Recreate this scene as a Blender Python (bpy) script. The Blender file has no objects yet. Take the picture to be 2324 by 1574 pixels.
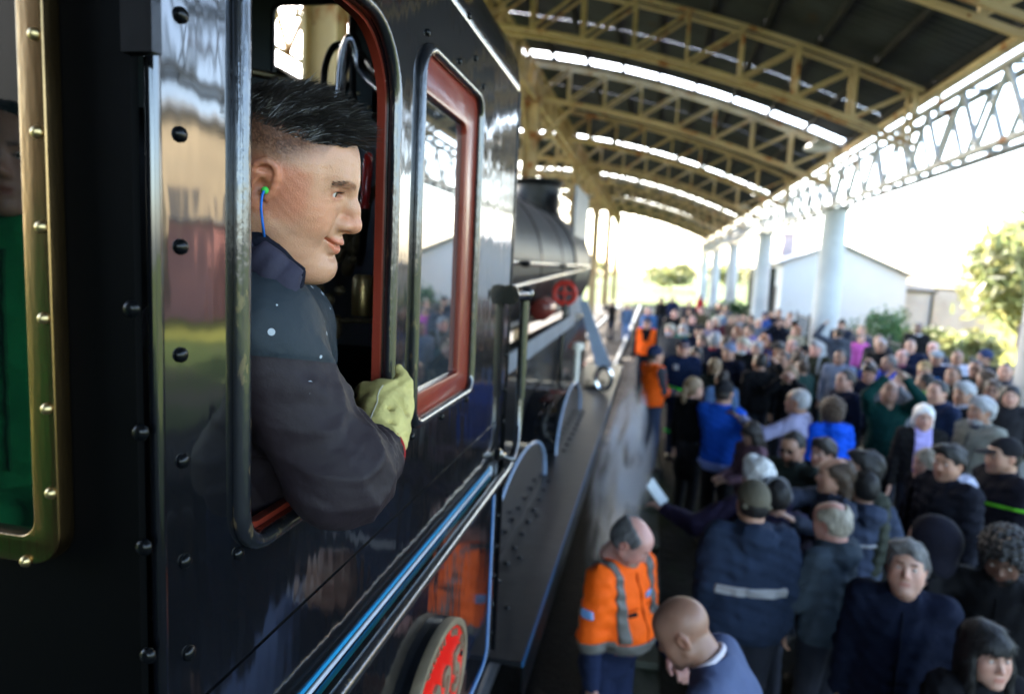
import bpy, bmesh, math, random
import numpy as np
from mathutils import Vector, Matrix, Euler
random.seed(7)
SC = bpy.context.scene
COL = SC.collection
R_ = math.radians
# ------------------------------------------------------------------ camera (24 mm, leaning out of the tender, slightly rolled)
FPX, CX, CY = 1549.0, 1161.5, 787.0
_d = np.array([(1484 - CX) / FPX, (CY - 618) / FPX, -1.0]); _d /= np.linalg.norm(_d)
_a = 0.047; _b = (_d[0] * _a + _d[1]) / -_d[2]
_u = np.array([_a, 1, _b]); _u -= _d * (_u @ _d); _u /= np.linalg.norm(_u)
CAMR = np.array([np.cross(_d, _u), _d, _u])
cam = bpy.data.cameras.new('camera'); camo = bpy.data.objects.new('camera', cam); COL.objects.link(camo)
camo.matrix_world = Matrix([list(r) for r in CAMR]).to_4x4()
cam.sensor_width = 36; cam.lens = FPX / 2324 * 36; cam.clip_start = .02; cam.clip_end = 2000
cam.dof.use_dof = True; cam.dof.focus_distance = 1.0; cam.dof.aperture_fstop = 2.8
SC.camera = camo
def ray(px, py):
    return Vector(CAMR @ np.array([(px - CX) / FPX, -(py - CY) / FPX, -1.0]))
def atx(px, py, x): w = ray(px, py); return w * (x / w.x)
def aty(px, py, y): w = ray(px, py); return w * (y / w.y)
def atz(px, py, z): w = ray(px, py); return w * (z / w.z)
# ------------------------------------------------------------------ daylight
SUN_EL, SUN_AZ = R_(38), R_(-35)        # azimuth measured from +y towards +x
W = bpy.data.worlds.new('World'); SC.world = W; W.use_nodes = True
nt = W.node_tree; bg = nt.nodes['Background']
sky = nt.nodes.new('ShaderNodeTexSky'); sky.sky_type = 'NISHITA'; sky.sun_disc = False
sky.sun_elevation = SUN_EL; sky.sun_rotation = SUN_AZ; sky.air_density = 1.0; sky.dust_density = 2.5; sky.ozone_density = 1.2
nt.links.new(sky.outputs[0], bg.inputs[0]); bg.inputs[1].default_value = 0.15
sl = bpy.data.lights.new('sun', 'SUN'); sl.energy = 4.0; sl.angle = R_(.53); sl.color = (1, .95, .86)
so = bpy.data.objects.new('sun', sl); COL.objects.link(so)
sd = Vector((math.sin(SUN_AZ) * math.cos(SUN_EL), math.cos(SUN_AZ) * math.cos(SUN_EL), math.sin(SUN_EL)))
so.rotation_euler = sd.to_track_quat('Z', 'Y').to_euler(); so.location = (0, 0, 30)
SC.view_settings.view_transform = 'Standard'; SC.view_settings.look = 'None'
SC.view_settings.exposure = 3.85; SC.view_settings.gamma = 1.0; SC.view_settings.use_curve_mapping = False
SC.cycles.use_denoising = True
SC.cycles.max_bounces = 8; SC.cycles.diffuse_bounces = 4; SC.cycles.glossy_bounces = 4; SC.cycles.transmission_bounces = 6
SC.cycles.transparent_max_bounces = 8; SC.cycles.volume_bounces = 1
SC.cycles.sample_clamp_indirect = 6.0
SC.cycles.caustics_reflective = False; SC.cycles.caustics_refractive = False
# ------------------------------------------------------------------ object helpers
def tag(o, label=None, cat=None, group=None, kind=None):
    if label: o['label'] = label
    if cat: o['category'] = cat
    if group: o['group'] = group
    if kind: o['kind'] = kind
    return o
def link(o, parent=None):
    COL.objects.link(o)
    if parent is not None: o.parent = parent
    return o
def empty(name, loc, label, cat, group=None):
    o = bpy.data.objects.new(name, None); o.empty_display_size = .1; o.location = loc
    return link(tag(o, label, cat, group))
def mobj(name, me, mat, parent=None, smooth=True, ang=38):
    """mesh data given in WORLD coordinates; moved into the parent's frame"""
    if mat is not None and not me.materials: me.materials.append(mat)
    if smooth:
        me.polygons.foreach_set('use_smooth', [True] * len(me.polygons))
        if ang: me.set_sharp_from_angle(angle=R_(ang))
    o = bpy.data.objects.new(name, me); link(o, parent)
    if parent is not None:
        m = parent.matrix_basis.copy(); p = parent.parent
        while p is not None: m = p.matrix_basis @ m; p = p.parent
        o.matrix_basis = m.inverted()
    return o
def copy_obj(o, parent, mw):
    c = o.copy(); COL.objects.link(c); c.parent = parent
    m = Matrix.Identity(4); p = parent
    while p is not None: m = p.matrix_basis @ m; p = p.parent
    c.matrix_basis = m.inverted() @ mw
    return c
class MB:
    def __init__(s): s.v = []; s.f = []
    def add(s, v, f):
        n = len(s.v); s.v += [tuple(p) for p in v]; s.f += [tuple(i + n for i in q) for q in f]; return s
    def box(s, lo, hi):
        x0, y0, z0 = lo; x1, y1, z1 = hi
        return s.add([(x0,y0,z0),(x1,y0,z0),(x1,y1,z0),(x0,y1,z0),(x0,y0,z1),(x1,y0,z1),(x1,y1,z1),(x0,y1,z1)],
                     [(0,3,2,1),(4,5,6,7),(0,1,5,4),(1,2,6,5),(2,3,7,6),(3,0,4,7)])
    def bar(s, p, q, w, h, up=(0, 0, 1)):
        p = Vector(p); q = Vector(q); t = (q - p).normalized(); up = Vector(up)
        if abs(t.dot(up)) > .98: up = Vector((0, 1, 0))
        a = t.cross(up).normalized() * (w / 2); b = a.cross(t).normalized() * (h / 2)
        vs = [p-a-b, p+a-b, p+a+b, p-a+b, q-a-b, q+a-b, q+a+b, q-a+b]
        return s.add(vs, [(0,3,2,1),(4,5,6,7),(0,1,5,4),(1,2,6,5),(2,3,7,6),(3,0,4,7)])
    def tube(s, path, r, n=10, caps=True, closed=False):
        P = [Vector(p) for p in path]; m = len(P)
        rr = r if isinstance(r, (list, tuple)) else [r] * m
        T = []
        for i in range(m):
            a = P[(i - 1) % m] if closed or i > 0 else P[i]; b = P[(i + 1) % m] if closed or i < m - 1 else P[i]
            T.append((b - a).normalized())
        up = Vector((0, 0, 1)) if abs(T[0].z) < .9 else Vector((1, 0, 0))
        N = T[0].cross(up).normalized(); v = []; 
        for i in range(m):
            N = (N - T[i] * N.dot(T[i])).normalized(); B = T[i].cross(N)
            for k in range(n):
                a = 2 * math.pi * k / n; v.append(P[i] + (N * math.cos(a) + B * math.sin(a)) * rr[i])
        f = []
        for i in range(m if closed else m - 1):
            j = (i + 1) % m
            for k in range(n):
                k2 = (k + 1) % n; f.append((i*n+k, i*n+k2, j*n+k2, j*n+k))
        if caps and not closed:
            f.append(tuple(range(n - 1, -1, -1))); f.append(tuple((m-1)*n+k for k in range(n)))
        return s.add(v, f)
    def lathe(s, prof, base, axis=(0, 0, 1), n=16, cap=True):
        """prof: (radius, height) along axis from base"""
        ax = Vector(axis).normalized(); u = ax.cross(Vector((0, 0, 1)) if abs(ax.z) < .9 else Vector((1, 0, 0))).normalized(); w = ax.cross(u)
        base = Vector(base); v = []; f = []
        for r, h in prof:
            for k in range(n):
                a = 2*math.pi*k/n; v.append(base + ax*h + (u*math.cos(a) + w*math.sin(a))*r)
        for i in range(len(prof)-1):
            for k in range(n):
                k2 = (k+1) % n; f.append((i*n+k, i*n+k2, (i+1)*n+k2, (i+1)*n+k))
        if cap: f.append(tuple(range(n-1, -1, -1))); f.append(tuple((len(prof)-1)*n+k for k in range(n)))
        return s.add(v, f)
    def loft(s, rings, closed_ring=True, caps=False):
        n = len(rings[0]); v = [p for r in rings for p in r]; f = []
        for i in range(len(rings)-1):
            for k in range(n if closed_ring else n-1):
                k2 = (k+1) % n; f.append((i*n+k, i*n+k2, (i+1)*n+k2, (i+1)*n+k))
        if caps: f.append(tuple(range(n-1, -1, -1))); f.append(tuple((len(rings)-1)*n+k for k in range(n)))
        return s.add(v, f)
    def mesh(s, name):
        me = bpy.data.meshes.new(name); me.from_pydata(s.v, [], s.f); me.update(); return me
    def build(s, name, mat, parent=None, smooth=True, ang=38, fix=True):
        me = s.mesh(name)
        if fix:
            bm = bmesh.new(); bm.from_mesh(me); bmesh.ops.recalc_face_normals(bm, faces=bm.faces); bm.to_mesh(me); bm.free()
        return mobj(name, me, mat, parent, smooth, ang)
def plate_mesh(loops, th, fmap, bevel=0.0, res=1):
    """flat plate with holes: loops of (a,b); fmap(a,b,c)->world"""
    cu = bpy.data.curves.new('c', 'CURVE'); cu.dimensions = '2D'; cu.fill_mode = 'BOTH'; cu.extrude = max(th/2 - bevel, 1e-5); cu.bevel_depth = bevel; cu.bevel_resolution = res
    for lp in loops:
        sp = cu.splines.new('POLY'); sp.points.add(len(lp)-1)
        for i, (a, b) in enumerate(lp): sp.points[i].co = (a, b, 0, 1)
        sp.use_cyclic_u = True
    ob = bpy.data.objects.new('c', cu); me = bpy.data.meshes.new_from_object(ob)
    for v in me.vertices: v.co = fmap(*v.co)
    bpy.data.objects.remove(ob); bpy.data.curves.remove(cu)
    bm = bmesh.new(); bm.from_mesh(me); bmesh.ops.remove_doubles(bm, verts=bm.verts, dist=1e-5); bmesh.ops.recalc_face_normals(bm, faces=bm.faces); bm.to_mesh(me); bm.free()
    return me
def text_mesh(txt, size, th, fmap, align='CENTER', bevel=0.0):
    cu = bpy.data.curves.new('t', 'FONT'); cu.body = txt; cu.size = size; cu.extrude = th/2; cu.align_x = align; cu.align_y = 'CENTER'; cu.bevel_depth = bevel
    cu.offset = size*(.022 if size > .1 else .008)
    ob = bpy.data.objects.new('t', cu); me = bpy.data.meshes.new_from_object(ob)
    for v in me.vertices: v.co = fmap(*v.co)
    bpy.data.objects.remove(ob); return me
def rrect(a0, a1, b0, b1, r, n=6):
    rs = r if isinstance(r, (list, tuple)) else [r]*4
    out = []
    for (ca, cb, q, k) in ((a1, b0, -90, 0), (a1, b1, 0, 1), (a0, b1, 90, 2), (a0, b0, 180, 3)):
        rr = rs[k]; ax = ca - rr if ca == a1 else ca + rr; bx = cb - rr if cb == b1 else cb + rr
        for i in range(n+1):
            t = R_(q + 90*i/n); out.append((ax + rr*math.cos(t), bx + rr*math.sin(t)))
    return out
# ------------------------------------------------------------------ materials
def mat(name, col, rough=.6, metal=0.0, coat=0.0, spec=.22, var=None, bump=None, spots=None, sss=0.0, stretch=None, coat_rough=.03, coat_ior=1.5):
    """var=(scale,amount) colour mottling; bump=(scale,distance,detail); spots=[(scale,lo,hi,colour,rough)]"""
    m = bpy.data.materials.new(name); m.use_nodes = True; t = m.node_tree; N = t.nodes; L = t.links
    b = N['Principled BSDF']; b.inputs['Roughness'].default_value = rough; b.inputs['Metallic'].default_value = metal
    b.inputs['Coat Weight'].default_value = coat; b.inputs['Coat IOR'].default_value = coat_ior; b.inputs['Coat Roughness'].default_value = coat_rough; b.inputs['Specular IOR Level'].default_value = spec
    b.inputs['Base Color'].default_value = (*col, 1)
    tc = N.new('ShaderNodeTexCoord'); vec = tc.outputs['Object']
    if stretch:
        mp = N.new('ShaderNodeMapping'); mp.inputs['Scale'].default_value = stretch; L.new(vec, mp.inputs[0]); vec = mp.outputs[0]
    def noise(sc, det=4, rg=.55):
        n = N.new('ShaderNodeTexNoise'); n.inputs['Scale'].default_value = sc; n.inputs['Detail'].default_value = det; n.inputs['Roughness'].default_value = rg
        L.new(vec, n.inputs['Vector']); return n.outputs['Fac']
    cur = None
    if var:
        rp = N.new('ShaderNodeMapRange'); L.new(noise(var[0]), rp.inputs[0]); rp.inputs[1].default_value = .3; rp.inputs[2].default_value = .7
        rp.inputs[3].default_value = 1 - var[1]; rp.inputs[4].default_value = 1 + var[1]
        mx = N.new('ShaderNodeMix'); mx.data_type = 'RGBA'; mx.blend_type = 'MULTIPLY'; mx.inputs[0].default_value = 1
        mx.inputs[6].default_value = (*col, 1); L.new(rp.outputs[0], mx.inputs[7]); cur = mx.outputs[2]
    ro = None
    for (sc, lo, hi, c2, r2) in (spots or []):
        rp = N.new('ShaderNodeMapRange'); rp.interpolation_type = 'SMOOTHSTEP'; L.new(noise(sc, 6, .6), rp.inputs[0]); rp.inputs[1].default_value = lo; rp.inputs[2].default_value = hi
        mx = N.new('ShaderNodeMix'); mx.data_type = 'RGBA'; L.new(rp.outputs[0], mx.inputs[0])
        if cur is None: mx.inputs[6].default_value = (*col, 1)
        else: L.new(cur, mx.inputs[6])
        mx.inputs[7].default_value = (*c2, 1); cur = mx.outputs[2]
        if r2 is not None:
            mr = N.new('ShaderNodeMix'); mr.data_type = 'FLOAT'; L.new(rp.outputs[0], mr.inputs[0])
            if ro is None: mr.inputs[2].default_value = rough
            else: L.new(ro, mr.inputs[2])
            mr.inputs[3].default_value = r2; ro = mr.outputs[0]
    if cur is not None: L.new(cur, b.inputs['Base Color'])
    if ro is not None: L.new(ro, b.inputs['Roughness'])
    if bump:
        bn = N.new('ShaderNodeBump'); bn.inputs['Distance'].default_value = bump[1]; bn.inputs['Strength'].default_value = 1.0
        L.new(noise(bump[0], bump[2] if len(bump) > 2 else 3), bn.inputs['Height']); L.new(bn.outputs[0], b.inputs['Normal'])
        if coat: L.new(bn.outputs[0], b.inputs['Coat Normal'])
    if sss:
        b.inputs['Subsurface Weight'].default_value = sss; b.inputs['Subsurface Radius'].default_value = (.012, .005, .003); b.inputs['Subsurface Scale'].default_value = 1.0
    return m
M = {}
M['black'] = mat('gloss_black_paint', (.002, .0025, .004), .5, coat=1.0, spec=.05, bump=(7, .0019, 3), var=(3, .3), spots=[(60, .73, .76, (.03, .028, .025), .5)], coat_rough=.06, stretch=(1, 1, .30), coat_ior=1.75)
M['black2'] = mat('black_paint', (.0022, .0026, .0034), .5, coat=.35, spec=.05, bump=(40, .0006), var=(8, .4), coat_rough=.10)
M['bead'] = mat('worn_black_bead', (.008, .009, .012), .4, coat=1.0, spec=.2, bump=(130, .0006, 4), spots=[(70, .60, .68, (.085, .06, .033), .4)], stretch=(1, 1, .35), coat_rough=.06, coat_ior=1.65)
M['dark'] = mat('dark_interior', (.006, .008, .009), .5, var=(10, .4))
M['darkgreen'] = mat('cab_green', (.006, .02, .018), .4, var=(6, .3))
M['red'] = mat('red_frame_paint', (.20, .028, .015), .35, coat=.3, var=(9, .2), bump=(120, .0004), stretch=(1, 1, .2))
M['redbright'] = mat('plate_red', (.70, .012, .006), .3, coat=.5, bump=(200, .0003))
M['brass'] = mat('brass', (.52, .40, .20), .38, 1.0, var=(14, .2), bump=(180, .0004))
M['brassframe'] = mat('aged_brass', (.33, .21, .095), .27, 1.0, var=(9, .22), bump=(160, .0004), stretch=(1, 1, .12))
M['brasspale'] = mat('plate_brass', (.20, .155, .10), .55, .35, var=(20, .15), bump=(150, .0003))
M['steel'] = mat('polished_steel', (.55, .56, .58), .22, 1.0, bump=(90, .0006))
M['boltsteel'] = mat('bolt_steel', (.25, .25, .26), .25, 1.0, bump=(300, .0006))
M['stripeblue'] = mat('lining_blue', (.015, .20, .40), .35, coat=.6, var=(6, .12))
M['stripewhite'] = mat('lining_white', (.66, .68, .69), .35, coat=.6, var=(8, .08))
M['liningpale'] = mat('lining_pale_blue', (.24, .33, .48), .35, coat=.6)
M['liningblue'] = mat('lining_mid_blue', (.015, .10, .28), .35, coat=.6)
M['boiler'] = mat('boiler_black', (.0035, .0038, .0048), .45, coat=.12, spec=.2, coat_rough=.3, var=(2, .5), bump=(6, .004), spots=[(3, .55, .72, (.05, .04, .032), .6)])
M['platelight'] = mat('pale_blue_plate', (.26, .31, .38), .45, .1)
M['sheetgrey'] = mat('grey_deflector', (.15, .17, .20), .45, .2, var=(3, .2))
M['yellow'] = mat('rusty_cream_paint', (.38, .285, .16), .65, var=(.9, .25), spots=[(1.6, .55, .68, (.24, .085, .025), .9), (7, .63, .7, (.13, .045, .015), .9)])
M['greysteel'] = mat('grey_painted_steel', (.30, .295, .285), .6, var=(1.2, .25), spots=[(1.8, .58, .68, (.24, .10, .035), .9)])
M['roof'] = mat('dark_corrugated_sheet', spec=.05, col=(.034, .038, .045), rough=.7, var=(1.2, .3), spots=[(.9, .62, .75, (.05, .035, .025), .9)])
M['purlin'] = mat('dark_purlin', spec=.05, col=(.018, .018, .02), rough=.7, var=(2, .3))
M['concrete'] = mat('pale_concrete', (.36, .37, .37), .85, var=(.9, .16), bump=(14, .006), spots=[(1.4, .6, .8, (.25, .24, .22), .9)])
M['platform'] = mat('packed_dirt', spec=.05, col=(.017, .0155, .0125), rough=.95, var=(.7, .35), bump=(9, .03), spots=[(.45, .5, .62, (.012, .021, .007), 1), (2.3, .6, .75, (.03, .027, .022), 1)])
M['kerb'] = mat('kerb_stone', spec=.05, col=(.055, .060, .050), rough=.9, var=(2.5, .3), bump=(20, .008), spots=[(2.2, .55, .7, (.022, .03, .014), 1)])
M['ballastshade'] = mat('shaded_ballast', spec=.05, col=(.005, .0045, .004), rough=.8, var=(6, .5), bump=(22, .05))  # ballast darkened to paint in the shade beside and under the engine
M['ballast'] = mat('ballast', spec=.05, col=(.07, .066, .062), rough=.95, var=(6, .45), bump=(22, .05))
M['rail'] = mat('worn_rail', (.42, .42, .43), .35, .8, var=(3, .2))
M['sleeper'] = mat('old_sleeper', spec=.05, col=(.07, .055, .042), rough=.9, var=(4, .3))
M['grass'] = mat('grass_ground', spec=.05, col=(.055, .075, .022), rough=.95, var=(.35, .4), bump=(9, .06), spots=[(.22, .52, .66, (.10, .09, .055), 1)])  # verge grass darkened in its colour to stand for shade
M['lawn'] = mat('sunlit_lawn', spec=.05, col=(.17, .17, .035), rough=.95, var=(.6, .3), bump=(9, .05), spots=[(.5, .55, .7, (.26, .22, .08), 1)])  # brighter copy of the grass, sunlight put into its colour
M['whitewash'] = mat('whitewash', (.47, .49, .50), .85, var=(.35, .08), bump=(10, .01), spots=[(.5, .62, .8, (.33, .34, .33), .9)])
M['roofsheet'] = mat('galvanised_sheet', (.2, .21, .22), .5, .3, var=(1.5, .2))
M['brickred'] = mat('brick_red', (.42, .33, .31), .85, var=(5, .25))
M['beigewall'] = mat('beige_render', (.40, .31, .19), .9, var=(.3, .25), bump=(5, .02), spots=[(.35, .58, .72, (.3, .27, .2), .9)])
M['pinkwall'] = mat('pink_render', (.52, .22, .18), .9, var=(.6, .15))
M['door'] = mat('dark_door', (.05, .05, .05), .6)
M['iron'] = mat('dark_iron', (.03, .032, .034), .5, .3)
M['lamp'] = mat('enamel_shade', (.55, .55, .53), .4, coat=.3)
def glass_mat():
    m = bpy.data.materials.new('window_glass'); m.use_nodes = True; t = m.node_tree; N = t.nodes; L = t.links; b = N['Principled BSDF']
    b.inputs['Base Color'].default_value = (1, 1, 1, 1); b.inputs['Roughness'].default_value = .02; b.inputs['IOR'].default_value = 1.5
    b.inputs['Transmission Weight'].default_value = 1.0
    return m
def pane_mat(name, tint, refl):
    m = bpy.data.materials.new(name); m.use_nodes = True; t = m.node_tree; N = t.nodes; L = t.links
    b = N['Principled BSDF']; b.inputs['Base Color'].default_value = (*tint, 1); b.inputs['Roughness'].default_value = .03; b.inputs['Coat Weight'].default_value = 1; b.inputs['Coat IOR'].default_value = refl
    b.inputs['Coat Roughness'].default_value = .02; b.inputs['Alpha'].default_value = 1
    return m
M['glass'] = pane_mat('dusty_glass', (.03, .035, .04), 2.3)
def clear_pane(name, opac):
    m = bpy.data.materials.new(name); m.use_nodes = True; t = m.node_tree; N = t.nodes; L = t.links; N.remove(N['Principled BSDF'])
    tr = N.new('ShaderNodeBsdfTransparent'); tr.inputs[0].default_value = (.8, .9, .85, 1); gl = N.new('ShaderNodeBsdfGlossy'); gl.inputs['Roughness'].default_value = .02
    fr = N.new('ShaderNodeFresnel'); fr.inputs[0].default_value = 1.5; ms = N.new('ShaderNodeMixShader'); L.new(fr.outputs[0], ms.inputs[0]); L.new(tr.outputs[0], ms.inputs[1]); L.new(gl.outputs[0], ms.inputs[2]); L.new(ms.outputs[0], N['Material Output'].inputs['Surface']); return m
M['glass3'] = clear_pane('clear_glass', .1)
M['glass2'] = pane_mat('dark_glass', (.002, .004, .004), 2.0)
# ================================================================== locomotive
XC = -.5
loco = empty('steam_locomotive', (-1.9, 2.4, -2.95), 'glossy black steam locomotive with red window frames and blue and white lining', 'locomotive')
YZ = lambda x: (lambda a, b, c: (x + c, a, b))
WO = dict(a0=.773, a1=1.249, b0=-.374, b1=.412)      # driver's window
WF = dict(a0=1.40, a1=1.875, b0=-.352, b1=.445)      # front window
YF = 2.405
# side sheet: two flat leaves either side of the crease plus the turned-in top
cab = plate_mesh([[(.627, -.536), (YF, -.536), (YF, .60), (.627, .60)],
                  rrect(WO['a0'], WO['a1'], WO['b0'], WO['b1'], [.05, .13, .13, .05], 8),
                  rrect(WF['a0'], WF['a1'], WF['b0'], WF['b1'], [.04, .05, .07, .04], 8)], .012, YZ(XC - .006))
cabside = mobj('cab_side', cab, M['black'], loco)
lw = plate_mesh([[(.627, -1.46), (2.33, -1.46), (2.33, -.537), (.627, -.537)]], .012, YZ(XC - .003))
mobj('lower_cab_side', lw, M['black'], loco)
prof = [(XC, .60), (XC - .001, .64), (XC - .012, .70), (XC - .04, .76), (XC - .085, .815), (XC - .15, .868), (XC - .25, .925), (XC - .5, 1.02), (XC - .9, 1.10), (-1.9, 1.14), (-2.4, 1.10), (-2.9, 1.02), (-3.3, .6)]
prof2 = [(x - .012 if x > -1.9 else x + .012, z - .012) for x, z in prof]
rings = [[(x, y, z) for x, z in prof] + [(x, y, z) for x, z in prof2[::-1]] for y in (.627, YF)]
MB().loft(rings, True, True).build('cab_roof', M['black'], loco, ang=50)
MB().box((-3.3, .627, -1.46), (-3.285, YF, .6)).build('far_cab_side', M['dark'], loco)
# front wall of the cab with its round-cornered look-out window
p0 = aty(622, 12, 2.38); p1 = aty(797, 200, 2.38)
fw = plate_mesh([[(-3.285, -1.46), (XC - .013, -1.46), (XC - .013, .66), (XC - .06, .77), (XC - .16, .85), (-1.0, 1.0), (-1.9, 1.12), (-2.9, 1.0), (-3.285, .6)],
                 rrect(p0.x, p1.x, p1.z, p0.z, .035, 6), rrect(-2.68, -2.4, p1.z, p0.z, .035, 6)], .012, lambda a, b, c: (a, 2.385 + c, b))
mobj('cab_front_wall', fw, M['darkgreen'], loco)
MB().tube([(a, 2.372, b) for a, b in rrect(p0.x, p1.x, p1.z, p0.z, .035, 6)], .009, 8, closed=True).build('lookout_window_frame', M['dark'], loco)
MB().box((-3.28, -.8, -1.5), (XC - .02, YF, -1.46)).build('cab_floor', M['dark'], loco)
# outer front edge strip with rivets
MB().box((XC - .05, YF, -1.46), (XC + .004, YF + .012, .60)).build('front_edge_angle', M['black2'], loco)
# beading round the two windows
def bead(name, a0, a1, b0, b1, r, rad, x, m, parent=loco, n=8):
    pts = [(x, a, b) for a, b in rrect(a0, a1, b0, b1, r, n)]
    # resample straight runs so the tube stays even
    return MB().tube(pts, rad, 12, closed=True).build(name, m, parent, ang=60)
bead('window_bead', WO['a0']-.014, WO['a1']+.007, WO['b0']-.010, WO['b1']+.010, [.055, .135, .135, .055], .0125, XC+.003, M['bead'])
bead('window_bead', WF['a0']-.008, WF['a1']+.008, WF['b0']-.008, WF['b1']+.008, [.045, .055, .075, .045], .0120, XC+.003, M['bead'])
# red frame of the driver's opening (its reveal) and of the front window
rv = plate_mesh([rrect(WO['a0'], WO['a1'], WO['b0'], WO['b1'], [.05, .13, .13, .05], 8), rrect(WO['a0']+.008, WO['a1']-.008, WO['b0']+.008, WO['b1']-.008, [.045, .125, .125, .045], 8)], .016, YZ(XC - .0205))
mobj('red_reveal', rv, M['red'], loco)
g = dict(a0=1.418, a1=1.772, b0=-.298, b1=.362)
ff = plate_mesh([rrect(WF['a0']+.003, WF['a1']-.003, WF['b0']+.003, WF['b1']-.003, [.035, .045, .065, .035], 8), rrect(g['a0'], g['a1'], g['b0'], g['b1'], [.012, .03, .03, .012], 6)], .020, YZ(XC - .013), bevel=.003)
wf = mobj('front_window_frame', ff, M['red'], loco)
gl = plate_mesh([rrect(g['a0']-.012, g['a1']+.012, g['b0']-.012, g['b1']+.012, .01, 3)], .004, YZ(XC - .019))
mobj('window_pane', gl, M['glass'], wf, smooth=False)
# bolts --------------------------------------------------------------
bm_ = MB().lathe([(.0105, 0), (.0105, .002), (.0090, .0050), (.0058, .0072), (.002, .0081)], (0, 0, 0), (1, 0, 0), 12).mesh('bolt')
bm_.polygons.foreach_set('use_smooth', [True]*len(bm_.polygons)); bm_.materials.append(M['black2'])
bolt0 = None
def bolt(p, s=1.0, rot=None):
    global bolt0
    mw = Matrix.Translation(p) @ (rot if rot else Matrix.Identity(4)) @ Matrix.Scale(s, 4)
    if bolt0 is None:
        bolt0 = bpy.data.objects.new('bolt', bm_); link(bolt0, loco); bolt0.matrix_basis = loco.matrix_basis.inverted() @ mw; return bolt0
    return copy_obj(bolt0, loco, mw)
for px, py in [(410,35),(408,305),(410,560),(410,805),(415,1045),(420,1272),(428,1480),(540,1255),(970,75),(1043,140),(1097,197),(1064,38),(1079,133),(1058,905),(1002,945),(934,990)]:
    bolt(atx(px, py, XC + .0005), .82 if px < 600 else .8)
for px, py in [(1148,805),(1145,883),(1141,955),(1137,1029)]: bolt(atx(px, py, XC + .0005), .9)
for px, py in [(1128,1169),(1125,1239),(1119,1305),(1116,1372),(1112,1435)]: bolt(atx(px+1, py, XC + .003), .8)
for px, py in [(300,700),(320,980),(328,1240),(337,1485)]: bolt(aty(px, py, .600), .9, Matrix.Rotation(R_(-90), 4, 'Z'))
# lining on the cab side --------------------------------------------
def strip(name, z, hh, y0, y1, m):
    return MB().box((XC, y0, z - hh), (XC + .0055, y1, z + hh)).build(name, m, loco, smooth=False)
yend = 2.19
strip('blue_lining', -.680, .0045, .62, yend, M['stripeblue']); strip('white_lining', -.697, .0042, .62, yend, M['stripewhite']); strip('blue_lining', -.7165, .0060, .62, yend, mat('lining_bright_blue', (.02, .33, .66), .35, coat=.4))
MB().tube([(XC + .002, yend + .018*math.sin(t), -.697 + .0185*math.cos(t)) for t in np.linspace(0, math.pi, 9)], .0042, 8).build('lining_end', M['stripewhite'], loco)
# handrail with its turned brackets ----------------------------------
hx = XC + .045; hz = -.690 - .012
h0 = atx(769, 1574, hx); h1 = atx(1148, 1064, hx)
y1 = 2.42
path = [(hx, .60, h0.z), (hx, 1.3, h0.z), (hx, 2.0, h0.z), (hx, 2.24, h0.z), (hx, 2.36, h0.z + .012), (hx, 2.42, h0.z + .05), (hx, 2.45, h0.z + .13), (hx, 2.455, h0.z + .25)]
MB().tube([(hx, 2.455, h0.z + .22), (hx, 2.455, -.10)], .0175, 14).build('grab_post', M['bead'], loco, ang=60)
rail = MB().tube(path, .0140, 12).build('handrail', M['bead'], loco, ang=60)
kn = aty(1210, 728, 2.455)
MB().lathe([(.010, -.10), (.026, -.095), (.026, -.08), (.017, -.06), (.017, -.045), (.026, -.02), (.031, 0), (.027, .018), (.014, .029), (.002, .032)], (hx, 2.455, -.10), (1, .25, 0), 14).build('handrail_knob', M['bead'], loco, ang=70)
MB().lathe([(.036, 0), (.034, .014), (.020, .03), (.016, .06), (.021, .09), (.016, .12), (.016, .16)], (XC + .02, 2.30, -.10), (.24, 1, 0), 12).build('handrail_bracket', M['bead'], loco, ang=70)
MB().lathe([(.024, 0), (.022, .01), (.011, .02), (.010, .04), (.016, .058), (.012, .07)], (XC + .001, 2.30, -.665), (.75, .5, -.3), 12).build('handrail_bracket', M['bead'], loco, ang=70)
MB().lathe([(.024, 0), (.022, .01), (.011, .02), (.010, .04), (.014, .055)], (XC + .001, .9, h0.z), (1, 0, 0), 12).build('handrail_bracket', M['bead'], loco, ang=70)
# panel lining near the front edge of the lower side
def lining(pts, w, m, name, x):
    v = []; f = []
    n = len(pts)
    for i in range(n):
        a = Vector(pts[max(0, i-1)]); b = Vector(pts[min(n-1, i+1)]); t = (b - a).normalized(); nrm = Vector((-t.y, t.x)) * w
        p = Vector(pts[i])
        for s in (-1, 1): v.append((x, p.x + nrm.x*s, p.y + nrm.y*s))
        for s in (-1, 1): v.append((x - .004, p.x + nrm.x*s, p.y + nrm.y*s))
    for i in range(n-1):
        o = 4*i; f += [(o, o+1, o+5, o+4), (o+2, o+6, o+7, o+3), (o, o+4, o+6, o+2), (o+1, o+3, o+7, o+5)]
    f += [(0, 2, 3, 1), (4*n-4, 4*n-3, 4*n-1, 4*n-2)]
    return MB().add(v, f).build(name, m, loco)
lp = [(2.268, -.80), (2.268, -1.36)] + [(2.268 - .09*(1-math.cos(t)), -1.36 - .05*math.sin(t)) for t in np.linspace(.2, math.pi/2, 6)] + [(1.9, -1.41), (.7, -1.41)]
lining(lp, .0125, M['liningblue'], 'panel_lining', XC + .0055); lining(lp, .0055, M['liningpale'], 'panel_lining', XC + .007)
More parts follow.
